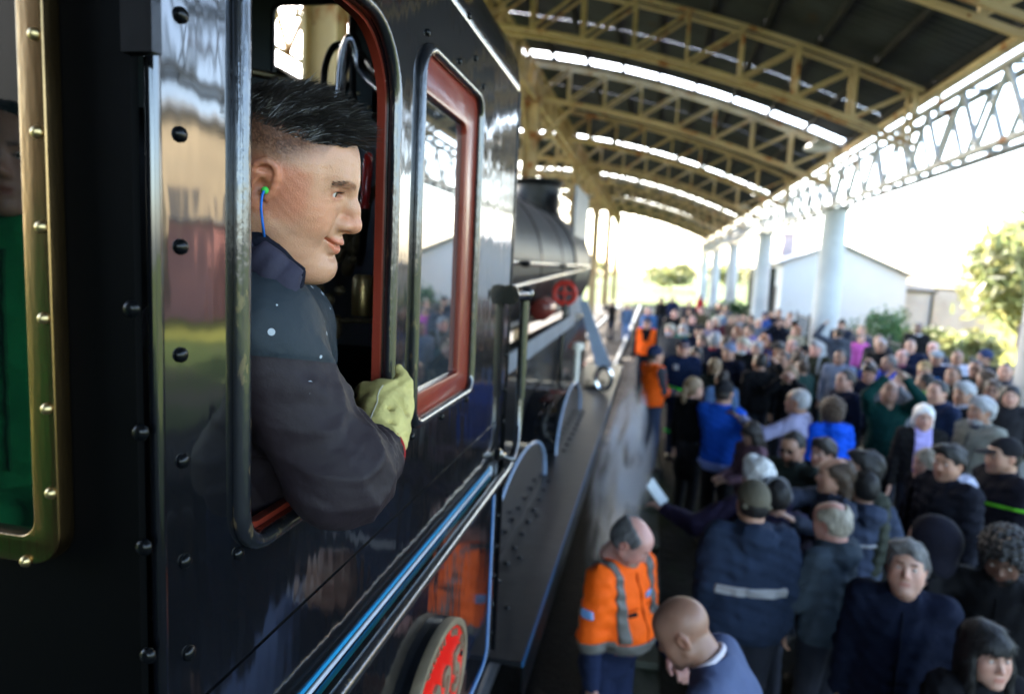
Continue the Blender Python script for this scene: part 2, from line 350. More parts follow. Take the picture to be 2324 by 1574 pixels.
# number plate -------------------------------------------------------
pc = (1.555, -1.090); pa, pb = .24, .168
plate = empty('number_plate', (XC + .003, pc[0], pc[1]), None, None); plate.parent = loco; plate.matrix_basis = loco.matrix_basis.inverted() @ Matrix.Translation((XC + .003, *pc))
ell = lambda a, b, n=64: [(pc[0] + a*math.cos(2*math.pi*i/n), pc[1] + b*math.sin(2*math.pi*i/n)) for i in range(n)]
mobj('plate_backing', plate_mesh([ell(pa+.002, pb+.002)], .022, YZ(XC + .011)), M['black2'], plate)
mobj('plate_rim', plate_mesh([ell(pa, pb), ell(pa-.015, pb-.015)], .026, YZ(XC + .035), bevel=.002), M['brasspale'], plate)
mobj('plate_field', plate_mesh([ell(pa-.013, pb-.013)], .018, YZ(XC + .031)), M['redbright'], plate)
for k, ch in enumerate('225'):
    mobj('digit', text_mesh(ch, .142, .010, lambda a, b, c, k=k: (XC + .043 + c, 1.522 + .0875*k + a*.92, -1.106 + b*1.12)), M['brasspale'], plate, ang=30)
txt = 'FERRO  CARRIL  DEL  SUD'
for i, ch in enumerate(txt):
    if ch == ' ': continue
    th = R_(172 - 164*i/(len(txt)-1)); ra, rb = pa - .036, pb - .036
    y_, z_ = pc[0] + ra*math.cos(th), pc[1] + rb*math.sin(th); ph = math.atan2(ra*ra*math.sin(th)*1.0, rb*rb*math.cos(th)) if False else math.atan2(math.sin(th)/rb, math.cos(th)/ra) - math.pi/2
    mobj('letter', text_mesh(ch, .027, .006, lambda a, b, c: (XC + .042 + c, y_ + a*math.cos(ph) - b*math.sin(ph), z_ + a*math.sin(ph) + b*math.cos(ph))), M['brasspale'], plate, smooth=False)
bolt(Vector((XC + .0405, pc[0] + pa - .04, pc[1])), .75); bolt(Vector((XC + .0405, pc[0] - pa + .04, pc[1])), .75)
# rear wall of the cab with the brass-framed window -------------------
YR = .600
q0 = aty(150, 1280, YR - .03)
fx1 = -.618 + .0; zb = q0.z
def rearmap(y): return lambda a, b, c: (a, y + c, b)
fr = rrect(-1.17, -.5935, -.337, .80, .034, 8)
hole = rrect(-1.13, -.6215, -.311, .74, .022, 8)
rw = plate_mesh([[(-3.285, -1.46), (XC - .013, -1.46), (XC - .013, .66), (XC - .2, .87), (-1.9, 1.1), (-3.285, .6)], rrect(-1.12, -.628, -.303, .73, .03, 8)], .01, rearmap(YR + .006))
mobj('cab_rear_wall', rw, mat('rear_wall_black', (.0012, .0013, .0015), .6, spec=.04), loco)  # even matt black, darker than the cab side paint
bf = mobj('brass_window_frame', plate_mesh([fr, hole], .021, rearmap(YR - .0095), bevel=.0015, res=2), M['brassframe'], loco)
mobj('window_pane', plate_mesh([rrect(-1.135, -.617, -.315, .745, .02, 4)], .004, rearmap(YR - .006)), M['glass2'], bf, smooth=False)
riv = MB().lathe([(.0062, 0), (.0062, .001), (.0048, .0038), (.002, .0056)], (0, 0, 0), (0, -1, 0), 12).mesh('rivet')
riv.polygons.foreach_set('use_smooth', [True]*len(riv.polygons)); riv.materials.append(M['brass'])
r0 = None
for px, py in [(74,78),(80,300),(90,515),(96,722),(103,927),(112,1118),(55,1272)]:
    p = aty(px + 4, py, YR - .020)
    mw = Matrix.Translation((p.x, YR - .0202, p.z))
    if r0 is None:
        r0 = bpy.data.objects.new('rivet', riv); link(r0, bf); r0.matrix_basis = (loco.matrix_basis @ bf.matrix_basis).inverted() @ mw
    else: copy_obj(r0, bf, mw)
# drip edge at the top of the rear wall, and the rolled rear edge of the side sheet
e0 = aty(277, 119, .588); e1 = aty(368, 121, .600)
MB().box((e0.x, .586, e0.z), (e1.x, .5995, .9)).build('roof_end_bracket', M['black2'], loco)
MB().tube([(XC - .006, .622, -1.46), (XC - .006, .622, .6)], .008, 10).build('rolled_edge', M['black'], loco)
# cab interior ---------------------------------------------------------
bh = MB(); bh.lathe([(.62, 0), (.70, .02), (.74, .06), (.75, .5)], (-1.9, 1.95, -.25), (0, 1, 0), 40); bh.build('backhead', M['dark'], loco)
def pipe(pts, r, m, name='pipe'):
    P = [Vector(p) for p in pts]; out = []
    for i in range(len(P)-1):     # Catmull-Rom
        a, b, c, d = P[max(i-1, 0)], P[i], P[i+1], P[min(i+2, len(P)-1)]
        for t in np.linspace(0, 1, 6, endpoint=False):
            out.append(.5*((2*b) + (c-a)*t + (2*a-5*b+4*c-d)*t*t + (3*b-a-3*c+d)*t**3))
    out.append(P[-1]); return MB().tube(out, r, 10).build(name, m, loco, ang=60)
A = lambda px, py, y: aty(px, py, y)
pipe([A(733,235,1.9), A(738,150,1.9), A(760,105,1.95), A(790,110,2.0), A(800,170,2.0), A(802,330,2.0)], .010, M['dark'])
pipe([A(770,230,1.8), A(780,130,1.8), A(800,90,1.8), A(822,160,1.8), A(870,205,1.7)], .016, M['steel'])
pipe([A(800,90,2.2), A(850,160,2.1), A(890,190,2.0)], .008, M['steel'])
pipe([A(570,165,1.9), A(640,180,1.9), A(700,215,1.9), A(740,260,1.9)], .012, M['brass'])
pipe([A(784,250,2.1), A(780,330,2.1), A(776,420,2.1)], .006, M['steel'])
MB().box(tuple(A(822,620,2.25)), tuple(A(858,160,2.3))).build('side_panel', M['darkgreen'], loco)
MB().box((-1.16, 2.2, -.3), (-.75, 2.24, .45)).build('control_panel', M['sheetgrey'], loco)
hd = A(832, 405, 1.55)
mbh = MB(); mbh.lathe([(.006, -.075), (.011, -.072), (.012, -.06), (.0095, -.056), (.0115, -.03), (.0125, .02), (.011, .052), (.007, .06)], hd, (.02, .1, 1), 14); mbh.build('red_handle', mat('handle_red', (.42, .015, .012), .3, coat=.6), loco)
pipe([hd + Vector((0, -.008, -.07)), hd + Vector((-.004, .0, -.10)), hd + Vector((-.03, .05, -.17)), hd + Vector((-.06, .1, -.20))], .009, M['dark'], 'handle_lever')
for px, py, r in [(738,628,26),(770,658,24),(722,655,26),(745,680,28),(800,590,20)]:
    c = A(px, py, 1.5); rr = r/1549*1.5*.55
    kb = MB().lathe([(rr*.5, -.03), (rr, -.012), (rr*1.05, 0), (rr*.8, .006), (rr*.45, .010), (rr*.2, .011)], c, (.35, -.9, .05), 14).build('valve_knob', mat('dirty_brass', (.09, .072, .045), .5, .5, var=(30, .4)) if 'kn' not in M else M['kn'], loco)
    M['kn'] = kb.data.materials[0]
c = A(822, 716, 1.5); MB().lathe([(.024, 0), (.026, .003), (.026, .085), (.023, .09), (.018, .096)], c, (0, 0, 1), 18).build('brass_lubricator', M['brass'], loco)
MB().tube([A(712,727,1.55), A(855,727,1.55)], .007, 8).build('shelf_pipe', M['kn'], loco)
MB().lathe([(.006, 0), (.012, .008), (.014, .03), (.010, .045), (.013, .05), (.008, .056)], A(762, 768, 1.5), (0, 0, 1), 12).build('drain_cock', M['kn'], loco)
for i, (px, py) in enumerate([(780,540),(800,560),(815,545),(790,600),(770,570)]):
    c = A(px, py, 1.65); MB().lathe([(.008, -.03), (.016, -.02), (.018, 0), (.011, .02), (.013, .03)], c, (.3*(i-2)*.4, .2, 1), 10).build('valve_body', M['kn'], loco)
    pipe([c, c + Vector((.02*(i-2), .05, .09)), c + Vector((.0, .12, .16))], .007, M['kn'])
for px, py, y in [(813,213,2.2),(838,245,2.2)]:
    c = A(px, py, y); MB().lathe([(.006, 0), (.006, .004), (.002, .007)], c, (.2, -1, 0), 10).build('brass_stud', M['brass'], loco)
c = A(590, 1170, .95); MB().box((c.x-.16, c.y-.05, c.z-.02), (c.x+.02, c.y+.22, c.z)).build('seat_cushion', M['red'], loco)
# running board, boiler, smokebox ---------------------------------------
ZB = -1.5
rbm = MB(); rbm.box((-.98, YF + .013, ZB - .02), (-.392, 11.0, ZB)).build('running_board', mat('running_board_black', (.004, .0045, .006), .4, coat=.15, var=(1.5, .5), bump=(5, .003), coat_rough=.22), loco)
MB().box((-.393, YF + .013, ZB - .16), (-.383, 11.0, ZB - .021)).build('valance', M['black2'], loco)
MB().box((-.392, YF + .013, ZB - .020), (-.385, 11.0, ZB + .003)).build('edge_lining', mat('edge_blue', (.012, .06, .14), .4, coat=.5), loco)
for px, py in [(1180,1265),(1151,1378),(1219,1170),(1240,1080)]: bolt(atz(px, py, ZB + .0), 1.3, Matrix.Rotation(R_(-90), 4, 'Y'))
BZ, BR, BX = .02, .82, -1.9
MB().lathe([(BR, 0), (BR, 6.9), (BR+.005, 6.92), (BR+.005, 7.0), (BR, 7.02)], (BX, YF + .02, BZ), (0, 1, 0), 48).build('boiler', M['boiler'], loco, ang=30)
MB().lathe([(BR+.03, 0), (BR+.03, 2.1), (BR+.04, 2.11), (BR+.04, 2.2), (BR-.06, 2.26), (.3, 2.3)], (BX, 9.45, BZ), (0, 1, 0), 48).build('smokebox', M['boiler'], loco, ang=30)
for yy in (3.5, 5.0, 6.6, 8.2): MB().lathe([(BR+.004, 0), (BR+.009, .004), (BR+.009, .05), (BR+.004, .054)], (BX, yy, BZ), (0, 1, 0), 48, cap=False).build('boiler_band', M['black2'], loco)
ch = MB()
r1 = [(BX + .33*math.cos(t), 10.6 + .33*math.sin(t)) for t in np.linspace(0, 2*math.pi, 24, endpoint=False)]
ch.lathe([(.46, .66), (.37, .84), (.345, .95), (.36, 1.24), (.40, 1.28), (.41, 1.33), (.38, 1.34), (.30, 1.34), (.28, 1.0)], (BX, 10.9, BZ), (0, 0, 1), 28); ch.build('chimney', M['boiler'], loco, ang=40)
MB().lathe([(.42, .7), (.36, .86), (.33, 1.05), (.25, 1.16), (.1, 1.2)], (BX, 6.6, BZ), (0, 0, 1), 28).build('steam_dome', M['black2'], loco, ang=60)
MB().box((-1.22, 10.15, -1.48), (-1.19, 12.05, 1.22)).build('smoke_deflector', M['sheetgrey'], loco)
MB().box((-2.61, 10.15, -1.48), (-2.58, 12.05, 1.22)).build('smoke_deflector', M['sheetgrey'], loco)
# rails and pipes along the boiler
pipe([(-1.02, YF, .03), (-1.02, 6.0, .03), (-1.02, 11.0, .05)], .022, M['steel'], 'boiler_handrail')
pipe([(-.95, YF, -.22), (-.97, 5.0, -.14), (-1.0, 8.0, -.06), (-1.05, 11.3, .02)], .02, M['steel'], 'boiler_handrail')
for yy in (3.2, 5.2, 7.4, 9.6): MB().lathe([(.014, 0), (.012, .12), (.026, .14), (.026, .18), (.012, .2)], (-1.13, yy, .02), (1, 0, 0), 10).build('rail_stanchion', M['black2'], loco)
MB().tube([(-1.2, YF, -.52), (-1.2, 8.8, -.52)], .05, 12).build('feed_pipe', M['boiler'], loco)
r_a = aty(1140, 915, 2.6); r_b = aty(1283, 772, 6.0)
MB().bar((-.78, 2.43, -.57), (-.80, 7.2, -.53), .02, .115).build('reach_rod', M['sheetgrey'], loco)
MB().box((-1.25, YF + .013, -1.5), (-.99, 10.9, -.7)).build('boiler_skirt', M['black2'], loco)
# red cylinders and handwheel
MB().lathe([(.08, 0), (.11, .02), (.11, .34), (.08, .37)], (-1.06, 6.6, -.42), (0, 1, .06), 18).build('air_pump', mat('pump_red', (.13, .02, .014), .45, coat=.3, var=(6, .3)), loco)
hwp = aty(1281, 665, 7.6)
MB().tube([(hwp.x + .12*math.cos(t), hwp.y, hwp.z + .12*math.sin(t)) for t in np.linspace(0, 2*math.pi, 20, endpoint=False)], .028, 8, closed=True).bar((hwp.x-.1, hwp.y, hwp.z), (hwp.x+.1, hwp.y, hwp.z), .025, .025).bar((hwp.x, hwp.y, hwp.z-.1), (hwp.x, hwp.y, hwp.z+.1), .025, .025).lathe([(.03, -.05), (.03, .03)], hwp, (0, 1, 0), 10).build('red_handwheel', mat('wheel_red', (.40, .03, .02), .4), loco)
pp = aty(1283, 690, 7.6); pipe([(pp.x, 7.6, pp.z), (pp.x-.01, 7.55, -.9), (pp.x, 7.5, -1.5)], .03, M['black2'], 'valve_stem')
MB().lathe([(.03, 0), (.03, .6), (.07, .61), (.07, .67), (.02, .69)], (-.78, 7.6, -1.5), (0, 0, 1), 12).build('sand_pipe', mat('pale_metal', (.6, .57, .5), .4), loco)
for yy in (3.85, 6.3):      # splashers over the wheels, edged in pale blue
    arc = [(yy + .95*math.cos(t), -1.5 + .42*math.sin(t)) for t in np.linspace(0, math.pi, 22)]
    mobj('splasher', plate_mesh([arc], .3, lambda a, b, c: (-.83 + c, a, b)), M['black'], loco)
    MB().tube([(-.675, a, b) for a, b in arc], .008, 8).build('splasher_lining', M['liningpale'], loco)
    for k in range(9): bolt(Vector((-.63, yy - .8 + .2*k, ZB)), 1.6, Matrix.Rotation(R_(-90), 4, 'Y'))
# drop plate at the front and cylinder casing, buffer beam, wheels
f0 = aty(1322, 682, 10.6); f1 = aty(1372, 832, 9.6)
MB().add([(f0.x-.06, f0.y, f0.z), (f0.x+.07, f0.y, f0.z), (f1.x+.10, f1.y, f1.z), (f1.x-.13, f1.y, f1.z), (f0.x-.06, f0.y+.04, f0.z), (f0.x+.07, f0.y+.04, f0.z), (f1.x+.10, f1.y+.04, f1.z), (f1.x-.13, f1.y+.04, f1.z)],
         [(0,1,2,3),(4,7,6,5),(0,4,5,1),(1,5,6,2),(2,6,7,3),(3,7,4,0)]).build('front_drop_plate', M['platelight'], loco)
MB().lathe([(.20, 0), (.26, .02), (.26, .62), (.20, .65), (.06, .66)], (-.66, 8.6, -1.72), (0, 1, 0), 24).build('cylinder', M['black2'], loco)
MB().tube([(-.52 + .10*math.cos(t), 8.4, -1.33 + .14*math.sin(t)) for t in np.linspace(0, 2*math.pi, 16, endpoint=False)], .03, 8, closed=True).build('lubricator_ring', M['steel'], loco)
MB().box((-3.2, 12.6, -2.25), (-.6, 12.75, -1.75)).build('buffer_beam', mat('beam_red', (.3, .03, .02), .5), loco)
whm = MB(); 
whm.tube([(0, .82*math.cos(t), .82*math.sin(t)) for t in np.linspace(0, 2*math.pi, 36, endpoint=False)], .06, 8, closed=True); whm.lathe([(.14, -.06), (.14, .06)], (0, 0, 0), (1, 0, 0), 16)
for k in range(12): a = k*math.pi/6; whm.bar((0, .1*math.cos(a), .1*math.sin(a)), (0, .8*math.cos(a), .8*math.sin(a)), .05, .06, (1, 0, 0))
w0 = None
for yy in (3.85, 6.3, 8.1):
    for xx in (-1.02, -2.78):
        if w0 is None: w0 = whm.build('driving_wheel', M['black2'], loco); w0.matrix_basis = loco.matrix_basis.inverted() @ Matrix.Translation((xx, yy, -2.07))
        else: copy_obj(w0, loco, Matrix.Translation((xx, yy, -2.07)))
MB().box((-2.6, .7, -2.2), (-1.2, 12.6, -1.55)).build('frame', M['dark'], loco)
# tender ------------------------------------------------------------------
tender = empty('tender', (-1.9, -3, -2.95), 'black coal tender coupled behind the locomotive cab', 'tender')
MB().box((-3.2, -6.2, -1.9), (-.57, -.95, .1)).build('tank', M['black2'], tender)
MB().box((-3.15, -6.0, .1), (-.60, -1.0, 1.4)).build('coal_bunker', M['dark'], tender)  # out of view; bunker raised to darken reflections in the cab
for yy in (-1.3, -3.2, -5.1):
    MB().lathe([(.5, -.95), (.5, .95)], (-1.9, yy, -2.45), (1, 0, 0), 20).build('wheelset', M['dark'], tender)
# ================================================================== ground, track
G = -2.75
def struct(o, parent=None): o['kind'] = 'structure'; return o
struct(MB().box((-400, -120, -3.6), (400, 600, -3.12)).build('ground', M['grass'], smooth=False))
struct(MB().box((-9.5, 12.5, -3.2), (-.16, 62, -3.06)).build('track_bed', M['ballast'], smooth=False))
struct(MB().box((-9.5, -14, -3.2), (-.16, 12.5, -3.06)).build('shaded_track_bed', M['ballastshade'], smooth=False))  # near stretch of bed, coloured dark in place of shade
def gz(y): return -3.03 + (G + 3.03)*min(1, max(0, (y - 3.6)/4.4))       # the platform ramps down towards the camera end
pfm = MB()
pfm.loft([[(.25, y, -3.4), (6.1, y, -3.4), (6.1, y, gz(y)), (.25, y, gz(y))] for y in (-14, 3.6, 8.0, 62)], True, True); struct(pfm.build('platform', M['platform'], smooth=False))
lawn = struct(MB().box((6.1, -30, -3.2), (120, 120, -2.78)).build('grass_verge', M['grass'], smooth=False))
struct(MB().box((8.6, 19.6, -3.0), (11.99, 24.6, -2.765)).build('sunlit_patch', mat('sunlit_patch_pale', (.42, .38, .30), .95, spec=.05, var=(2, .2), bump=(18, .02)), smooth=False))  # pale patch paints the sunlit ground and adds bounce
kerb = MB().box((-.16, -14, -3.4), (.249, -13, -3.02)).build('platform_edging', M['kerb'], smooth=False); kerb['kind'] = 'structure'
k0 = None
for i in range(60):                                    # separate kerb stones
    y = -3 + i*1.0
    me_ = None
    if k0 is None:
        k0 = MB().box((-.16, 0, -3.6), (.248, .985, G+.012)).build('kerb_stone', M['kerb'], kerb, smooth=False); k0.matrix_basis = Matrix.Translation((0, y, gz(y)-G))
    else:
        copy_obj(k0, kerb, Matrix.Translation((random.uniform(-.012, .012), y, gz(y) - G + random.uniform(-.012, .01))))
track = struct(MB().box((-1.06, -14, -2.97), (-.99, 62, -2.95)).build('railway_track', M['rail'], smooth=False))
for x in (-1.025, -2.775):
    MB().box((x-.07, -14, -3.06), (x+.07, 62, -3.04)).box((x-.012, -14, -3.04), (x+.012, 62, -2.972)).box((x-.04, -14, -2.972), (x+.04, 62, -2.93)).build('rail', M['rail'], track, smooth=False)
s0 = None
for i in range(72):
    y = 11.5 + i*.62
    if s0 is None: s0 = MB().box((-3.25, -.12, -3.12), (-.55, .12, -3.045)).build('sleeper', M['sleeper'], track, smooth=False); s0.matrix_basis = Matrix.Translation((0, y, 0))
    else: copy_obj(s0, track, Matrix.Translation((random.uniform(-.04, .04), y, random.uniform(-.01, .01))))
# ================================================================== station canopy
can = empty('station_canopy', (0, 30, G), 'long rusty cream steel station canopy with curved lattice trusses over the platform', 'canopy')
zt = lambda x: 5.453 - .266*x - .01665*x*x
TY = [-10.4, -3.9, 2.7, 9.4, 15.3, 21.7, 28.2, 34.7, 41.2, 47.7, 54.2, 60.7, 67.2, 74.0]
CYS = [-4.3, 8.0, 21.7, 34.5, 47.5, 60.5, 74]
XS = [4.75 - 1.1*i for i in range(13)]
DEP = 1.05
def chord(mb, y, dz, w, h, x0=4.9, x1=-8.6):
    xs = np.linspace(x0, x1, 22)
    for a, b in zip(xs[:-1], xs[1:]): mb.bar((a, y, zt(a)+dz), (b, y, zt(b)+dz), w, h, (0, 1, 0))
for y in TY:
    near = 9 < y < 30
    for yy in (y-.2, y+.2):
        tr = MB(); chord(tr, yy, 0, .072, .07); chord(tr, yy, -DEP, .08, .08); tr.bar((XS[-1], yy, zt(XS[-1])), (XS[-1], yy, zt(XS[-1])-DEP), .07, .08, (0, 1, 0))
        if not near:
            for i, x in enumerate(XS[:-1]):
                x2 = XS[i+1]
                tr.bar((x, yy, zt(x)-.03), (x, yy, zt(x)-DEP+.03), .07, .08, (0, 1, 0))
                tr.bar((x, yy, zt(x)-.03), (x2, yy, zt(x2)-DEP+.03), .06, .07, (0, 1, 0))
        T = tr.build('roof_truss', M['yellow'], can, smooth=False)
        if near:
            for i, x in enumerate(XS[:-1]):
                x2 = XS[i+1]; wv = random.uniform(.05, .07)
                MB().bar((x, yy, zt(x)-.04), (x, yy, zt(x)-DEP+.045), wv, .09, (0, 1, 0)).build('truss_post', M['yellow'], T, smooth=False)
                MB().bar((x, yy, zt(x)-.04), (x2, yy, zt(x2)-DEP+.045), .05, .06, (0, 1, 0)).build('truss_diagonal', M['yellow'], T, smooth=False)
# lower strut to the girder from each truss
for y in TY:
    MB().bar((4.75, y, zt(4.75)-DEP), (5.05, y, 2.15), .09, .09, (0, 1, 0)).build('strut', M['greysteel'], can, smooth=False)
# purlins
for x in [5.0 - 1.05*i for i in range(14)]:
    MB().box((x-.045, -13, zt(x)+.06), (x+.045, 79, zt(x)+.20)).build('purlin', M['purlin'], can, smooth=False)
# corrugated roof panels, open slots left at the light strips
slots = [(21.45, .46), (34.45, .5), (47.4, .5), (60.4, .5)]
ed = [-13.0]
segs = []
for s, w in slots: segs.append((ed[-1], s - w/2)); ed.append(s + w/2)
segs.append((ed[-1], 79.0))
for a, b in segs:
    nb = max(1, round((b-a)/3.2))
    for k in range(nb):
        y0 = a + (b-a)*k/nb; y1_ = a + (b-a)*(k+1)/nb - .02
        ny = int((y1_-y0)/.055); ys = np.linspace(y0, y1_, ny); rg = []
        for x in np.linspace(5.15, -9.0, 12):
            rg.append([(x, yy, zt(x)+.225 + .02*math.sin(yy*2*math.pi/.22)) for yy in ys])
        o = MB().loft(rg, False).build('roof_sheet', M['roof'], can, ang=0)
# eaves beam, gutter and the lattice girder over the right columns
MB().box((5.02, -13, zt(5.06)-.02), (5.20, 79, zt(5.06)+.24)).build('eaves_beam', M['yellow'], can, smooth=False)
ZG0, ZG1 = 2.10, 3.32
for x in (4.86, 5.26):
    MB().box((x-.05, -13, ZG0), (x+.05, 79, ZG0+.09)).build('girder_chord', M['greysteel'], can, smooth=False)
    MB().box((x-.05, -13, ZG1-.09), (x+.05, 79, ZG1)).build('girder_chord', M['greysteel'], can, smooth=False)
far = MB()
yy = -12.4; i = 0
while yy < 78:
    for x in (4.86, 5.26):
        a, b = (ZG0+.09, ZG1-.09) if i % 2 else (ZG1-.09, ZG0+.09)
        if 8 < yy < 34: MB().bar((x, yy, a), (x, yy+.75, b), .06, .07, (1, 0, 0)).build('girder_lacing', M['greysteel'], can, smooth=False)
        else: far.bar((x, yy, a), (x, yy+.75, b), .06, .07, (1, 0, 0))
    zc = (ZG0+.045) if i % 2 == 0 else (ZG1-.045)
    if yy < 40: far.bar((4.9, yy+.75, zc), (5.22, yy+.75, zc), .05, .05)
    yy += .75; i += 1
o = far.build('girder_lacing', M['greysteel'], can, smooth=False); o['kind'] = 'stuff'
# hangers from the girder to the roof at the truss ends
for y in TY:
    for x in (4.86, 5.26): MB().bar((x, y, ZG1), (x, y, zt(5)+.02), .07, .07).build('hanger', M['yellow'], can, smooth=False)
col = MB().lathe([(.39, 0), (.385, .3), (.345, 3.2), (.32, 4.70), (.34, 4.74), (.34, 4.80)], (0, 0, 0), (0, 0, 1), 28).mesh('column'); col.materials.append(M['concrete'])
col.polygons.foreach_set('use_smooth', [True]*len(col.polygons))
c0 = None
for y in [-3.1, 9.9] + CYS[2:]:
    mw = Matrix.Translation((5.06, y, G))
    if c0 is None: c0 = bpy.data.objects.new('column', col); link(c0, can); c0.matrix_basis = can.matrix_basis.inverted() @ mw
    else: copy_obj(c0, can, mw)
    MB().box((4.66, y-.4, ZG0-.05), (5.46, y+.4, ZG0-.001)).build('column_cap', M['greysteel'], can, smooth=False)
# yellow steel columns and lattice girder on the far side of the track
XL = -4.1
for y in CYS:
    MB().box((XL-.23, y-.16, -3.1), (XL-.18, y+.16, 5.1)).box((XL+.18, y-.16, -3.1), (XL+.23, y+.16, 5.1)).box((XL-.18, y-.02, -3.1), (XL+.18, y+.02, 5.1)).build('steel_column', M['yellow'], can, smooth=False)
    for s in (-1, 1):
        MB().bar((XL, y + s*.18, 3.6), (XL, y + s*1.9, 5.08), .10, .10).build('knee_brace', M['yellow'], can, smooth=False)
        MB().bar((XL + s*.18, y, 3.9), (XL + s*1.4, y, zt(XL + s*1.4)-DEP), .09, .09, (0, 1, 0)).build('knee_brace', M['yellow'], can, smooth=False)
lg = MB()
for x in (XL-.16, XL+.16):
    lg.box((x-.05, -13, 5.1), (x+.05, 79, 5.2)); lg.box((x-.05, -13, 6.02), (x+.05, 79, 6.12))
    yy = -12.4; i = 0
    while yy < 78:
        a, b = (5.2, 6.02) if i % 2 else (6.02, 5.2)
        lg.bar((x, yy, a), (x, yy+.65, b), .07, .07, (1, 0, 0)); lg.bar((x, yy, 5.2), (x, yy, 6.02), .06, .06, (1, 0, 0)); yy += .65; i += 1
o = lg.build('column_girder', M['yellow'], can, smooth=False); o['kind'] = 'stuff'
lg = MB()
for x in (-8.9,):
    lg.box((x-.05, -13, 4.7), (x+.05, 79, 4.8)); lg.box((x-.05, -13, 6.1), (x+.05, 79, 6.2)); yy = -12.4; i = 0
    while yy < 78:
        a, b = (4.8, 6.1) if i % 2 else (6.1, 4.8); lg.bar((x, yy, a), (x, yy+.9, b), .10, .10, (1, 0, 0)); yy += .9; i += 1
o = lg.build('far_girder', M['yellow'], can, smooth=False); o['kind'] = 'stuff'
for y in CYS: MB().box((-9.05, y-.15, -3.1), (-8.75, y+.15, 4.7)).build('steel_column', M['yellow'], can, smooth=False)
# hanging lamps under the eaves
for k, (px, py, y) in enumerate([(1855, 333, 20.2), (1725, 440, 33.6), (1688, 468, 40)]):
    p = aty(px, py, y)
    lo_ = empty('canopy_lamp', p, ['largest pale round lamp shade hanging near the right end of the second lit roof slot', 'pale round lamp shade hanging at the right end of the farther lit roof slot', 'smallest pale lamp shade hanging far along the right eaves'][k], 'lamp', 'lamps hanging under the canopy')
    MB().lathe([(.36, -.08), (.34, -.02), (.22, .08), (.07, .14), (.05, .22)], p, (0, 0, 1), 20).build('shade', M['lamp'], lo_, ang=60)
    MB().tube([p + Vector((0, 0, .2)), (p.x, p.y, zt(p.x)+.1)], .015, 6).build('hanger_rod', M['iron'], lo_)
# ================================================================== white house
HY = 36.0
def hp(px, py): return aty(px, py, HY)
house = empty('house', (8.8, 40, G), 'low whitewashed house with shallow gable behind the right columns', 'house')
xl, xr = hp(1768, 700).x, hp(2052, 700).x; ax = hp(1898, 600).x
ze, za, zr = hp(1770, 596).z, hp(1898, 556).z + .05, hp(2050, 628).z
wall = [(xl, -3.1), (xr, -3.1), (xr, zr), (ax, za), (xl, ze)]
rg = [[(x, y, z) for x, z in wall] for y in (HY, HY+9)]
MB().loft(rg, True, True).build('wall', M['whitewash'], house, smooth=False)
rf = MB(); t = .09
for (x0, z0, x1, z1) in ((xl-.35, ze-.1, ax, za), (ax, za, xr+.25, zr-.05)):
    rf.loft([[(x0, y, z0+.02), (x1, y, z1+.02), (x1, y, z1+.02+t), (x0, y, z0+.02+t)] for y in (HY-.3, HY+9.3)], True, True)
roof_o = rf.build('roof', M['roofsheet'], house, smooth=False)
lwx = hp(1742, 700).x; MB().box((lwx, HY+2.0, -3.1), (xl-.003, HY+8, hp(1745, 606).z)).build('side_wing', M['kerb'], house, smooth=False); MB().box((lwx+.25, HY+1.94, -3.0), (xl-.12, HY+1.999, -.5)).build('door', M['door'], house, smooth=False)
c_ = hp(1826, 540); MB().box((c_.x-.3, HY+4, 1.0), (c_.x+.3, HY+4.6, 2.4)).box((c_.x-.38, HY+3.92, 2.4), (c_.x+.38, HY+4.68, 2.52)).build('chimney', M['brickred'], roof_o, smooth=False)
MB().box((xl-.06, HY+1.2, -3.0), (xl-.003, HY+2.6, -.4)).build('door', M['door'], house, smooth=False)
xa = hp(2132, 700).x; zr2 = hp(2130, 652).z
an = MB().loft([[(xr+.003, y, -3.1), (xa, y, -3.1), (xa, y, zr2), (xr+.003, y, zr-.25)] for y in (HY+.8, HY+8)], True, True).build('annex_wall', M['concrete'], house, smooth=False)
MB().box((xr+.003, HY+.70, zr2-.30), (xa+.1, HY+.797, zr2-.18)).build('gutter', M['kerb'], house, smooth=False); MB().box((xr+1.4, HY+.72, -3.0), (xr+1.5, HY+.797, zr2-.3)).build('downpipe', M['kerb'], house, smooth=False)
xb = hp(2210, 700).x
yw = empty('yard_wall', (xa+1, HY+1.5, G), 'grey rendered yard wall joining the white house to the palm', 'wall')
MB().box((xa+.003, HY+1.4, -3.1), (xb+1.2, HY+1.7, hp(2180, 660).z)).build('render', M['concrete'], yw, smooth=False)
MB().box((xa+.003, HY+1.36, hp(2180, 660).z), (xb+1.2, HY+1.74, hp(2180, 660).z+.1)).build('coping', M['kerb'], yw, smooth=False)
# buildings to the right that the camera only sees mirrored in the cab side
bb = empty('station_building', (23.5, 31.5, G), 'beige rendered station building right of the platform beyond the lawn', 'building')
MB().box((19, 24, -3), (28, 39, 5.7)).build('wall', M['beigewall'], bb, smooth=False)
MB().box((18.6, 23.6, 5.7), (28.4, 39.4, 5.95)).build('roof', M['roofsheet'], bb, smooth=False)
for k in range(4): MB().box((18.97, 25.5 + 3.4*k, .3), (18.999, 26.8 + 3.4*k, 2.6)).build('window', M['door'], bb, smooth=False)
kq = empty('kiosk', (17.3, 26, -2.78), 'low pink kiosk on the lawn in front of the beige station building', 'kiosk')
MB().box((16.3, 24.0, -2.9), (18.3, 28.2, 1.1)).build('wall', M['pinkwall'], kq, smooth=False); MB().box((16.1, 23.8, 1.1), (18.5, 28.4, 1.22)).build('roof', M['roofsheet'], kq, smooth=False)
struct(MB().box((12, 18.5, -3.0), (34, 52, -2.772)).build('sunlit_lawn', M['lawn'], smooth=False))
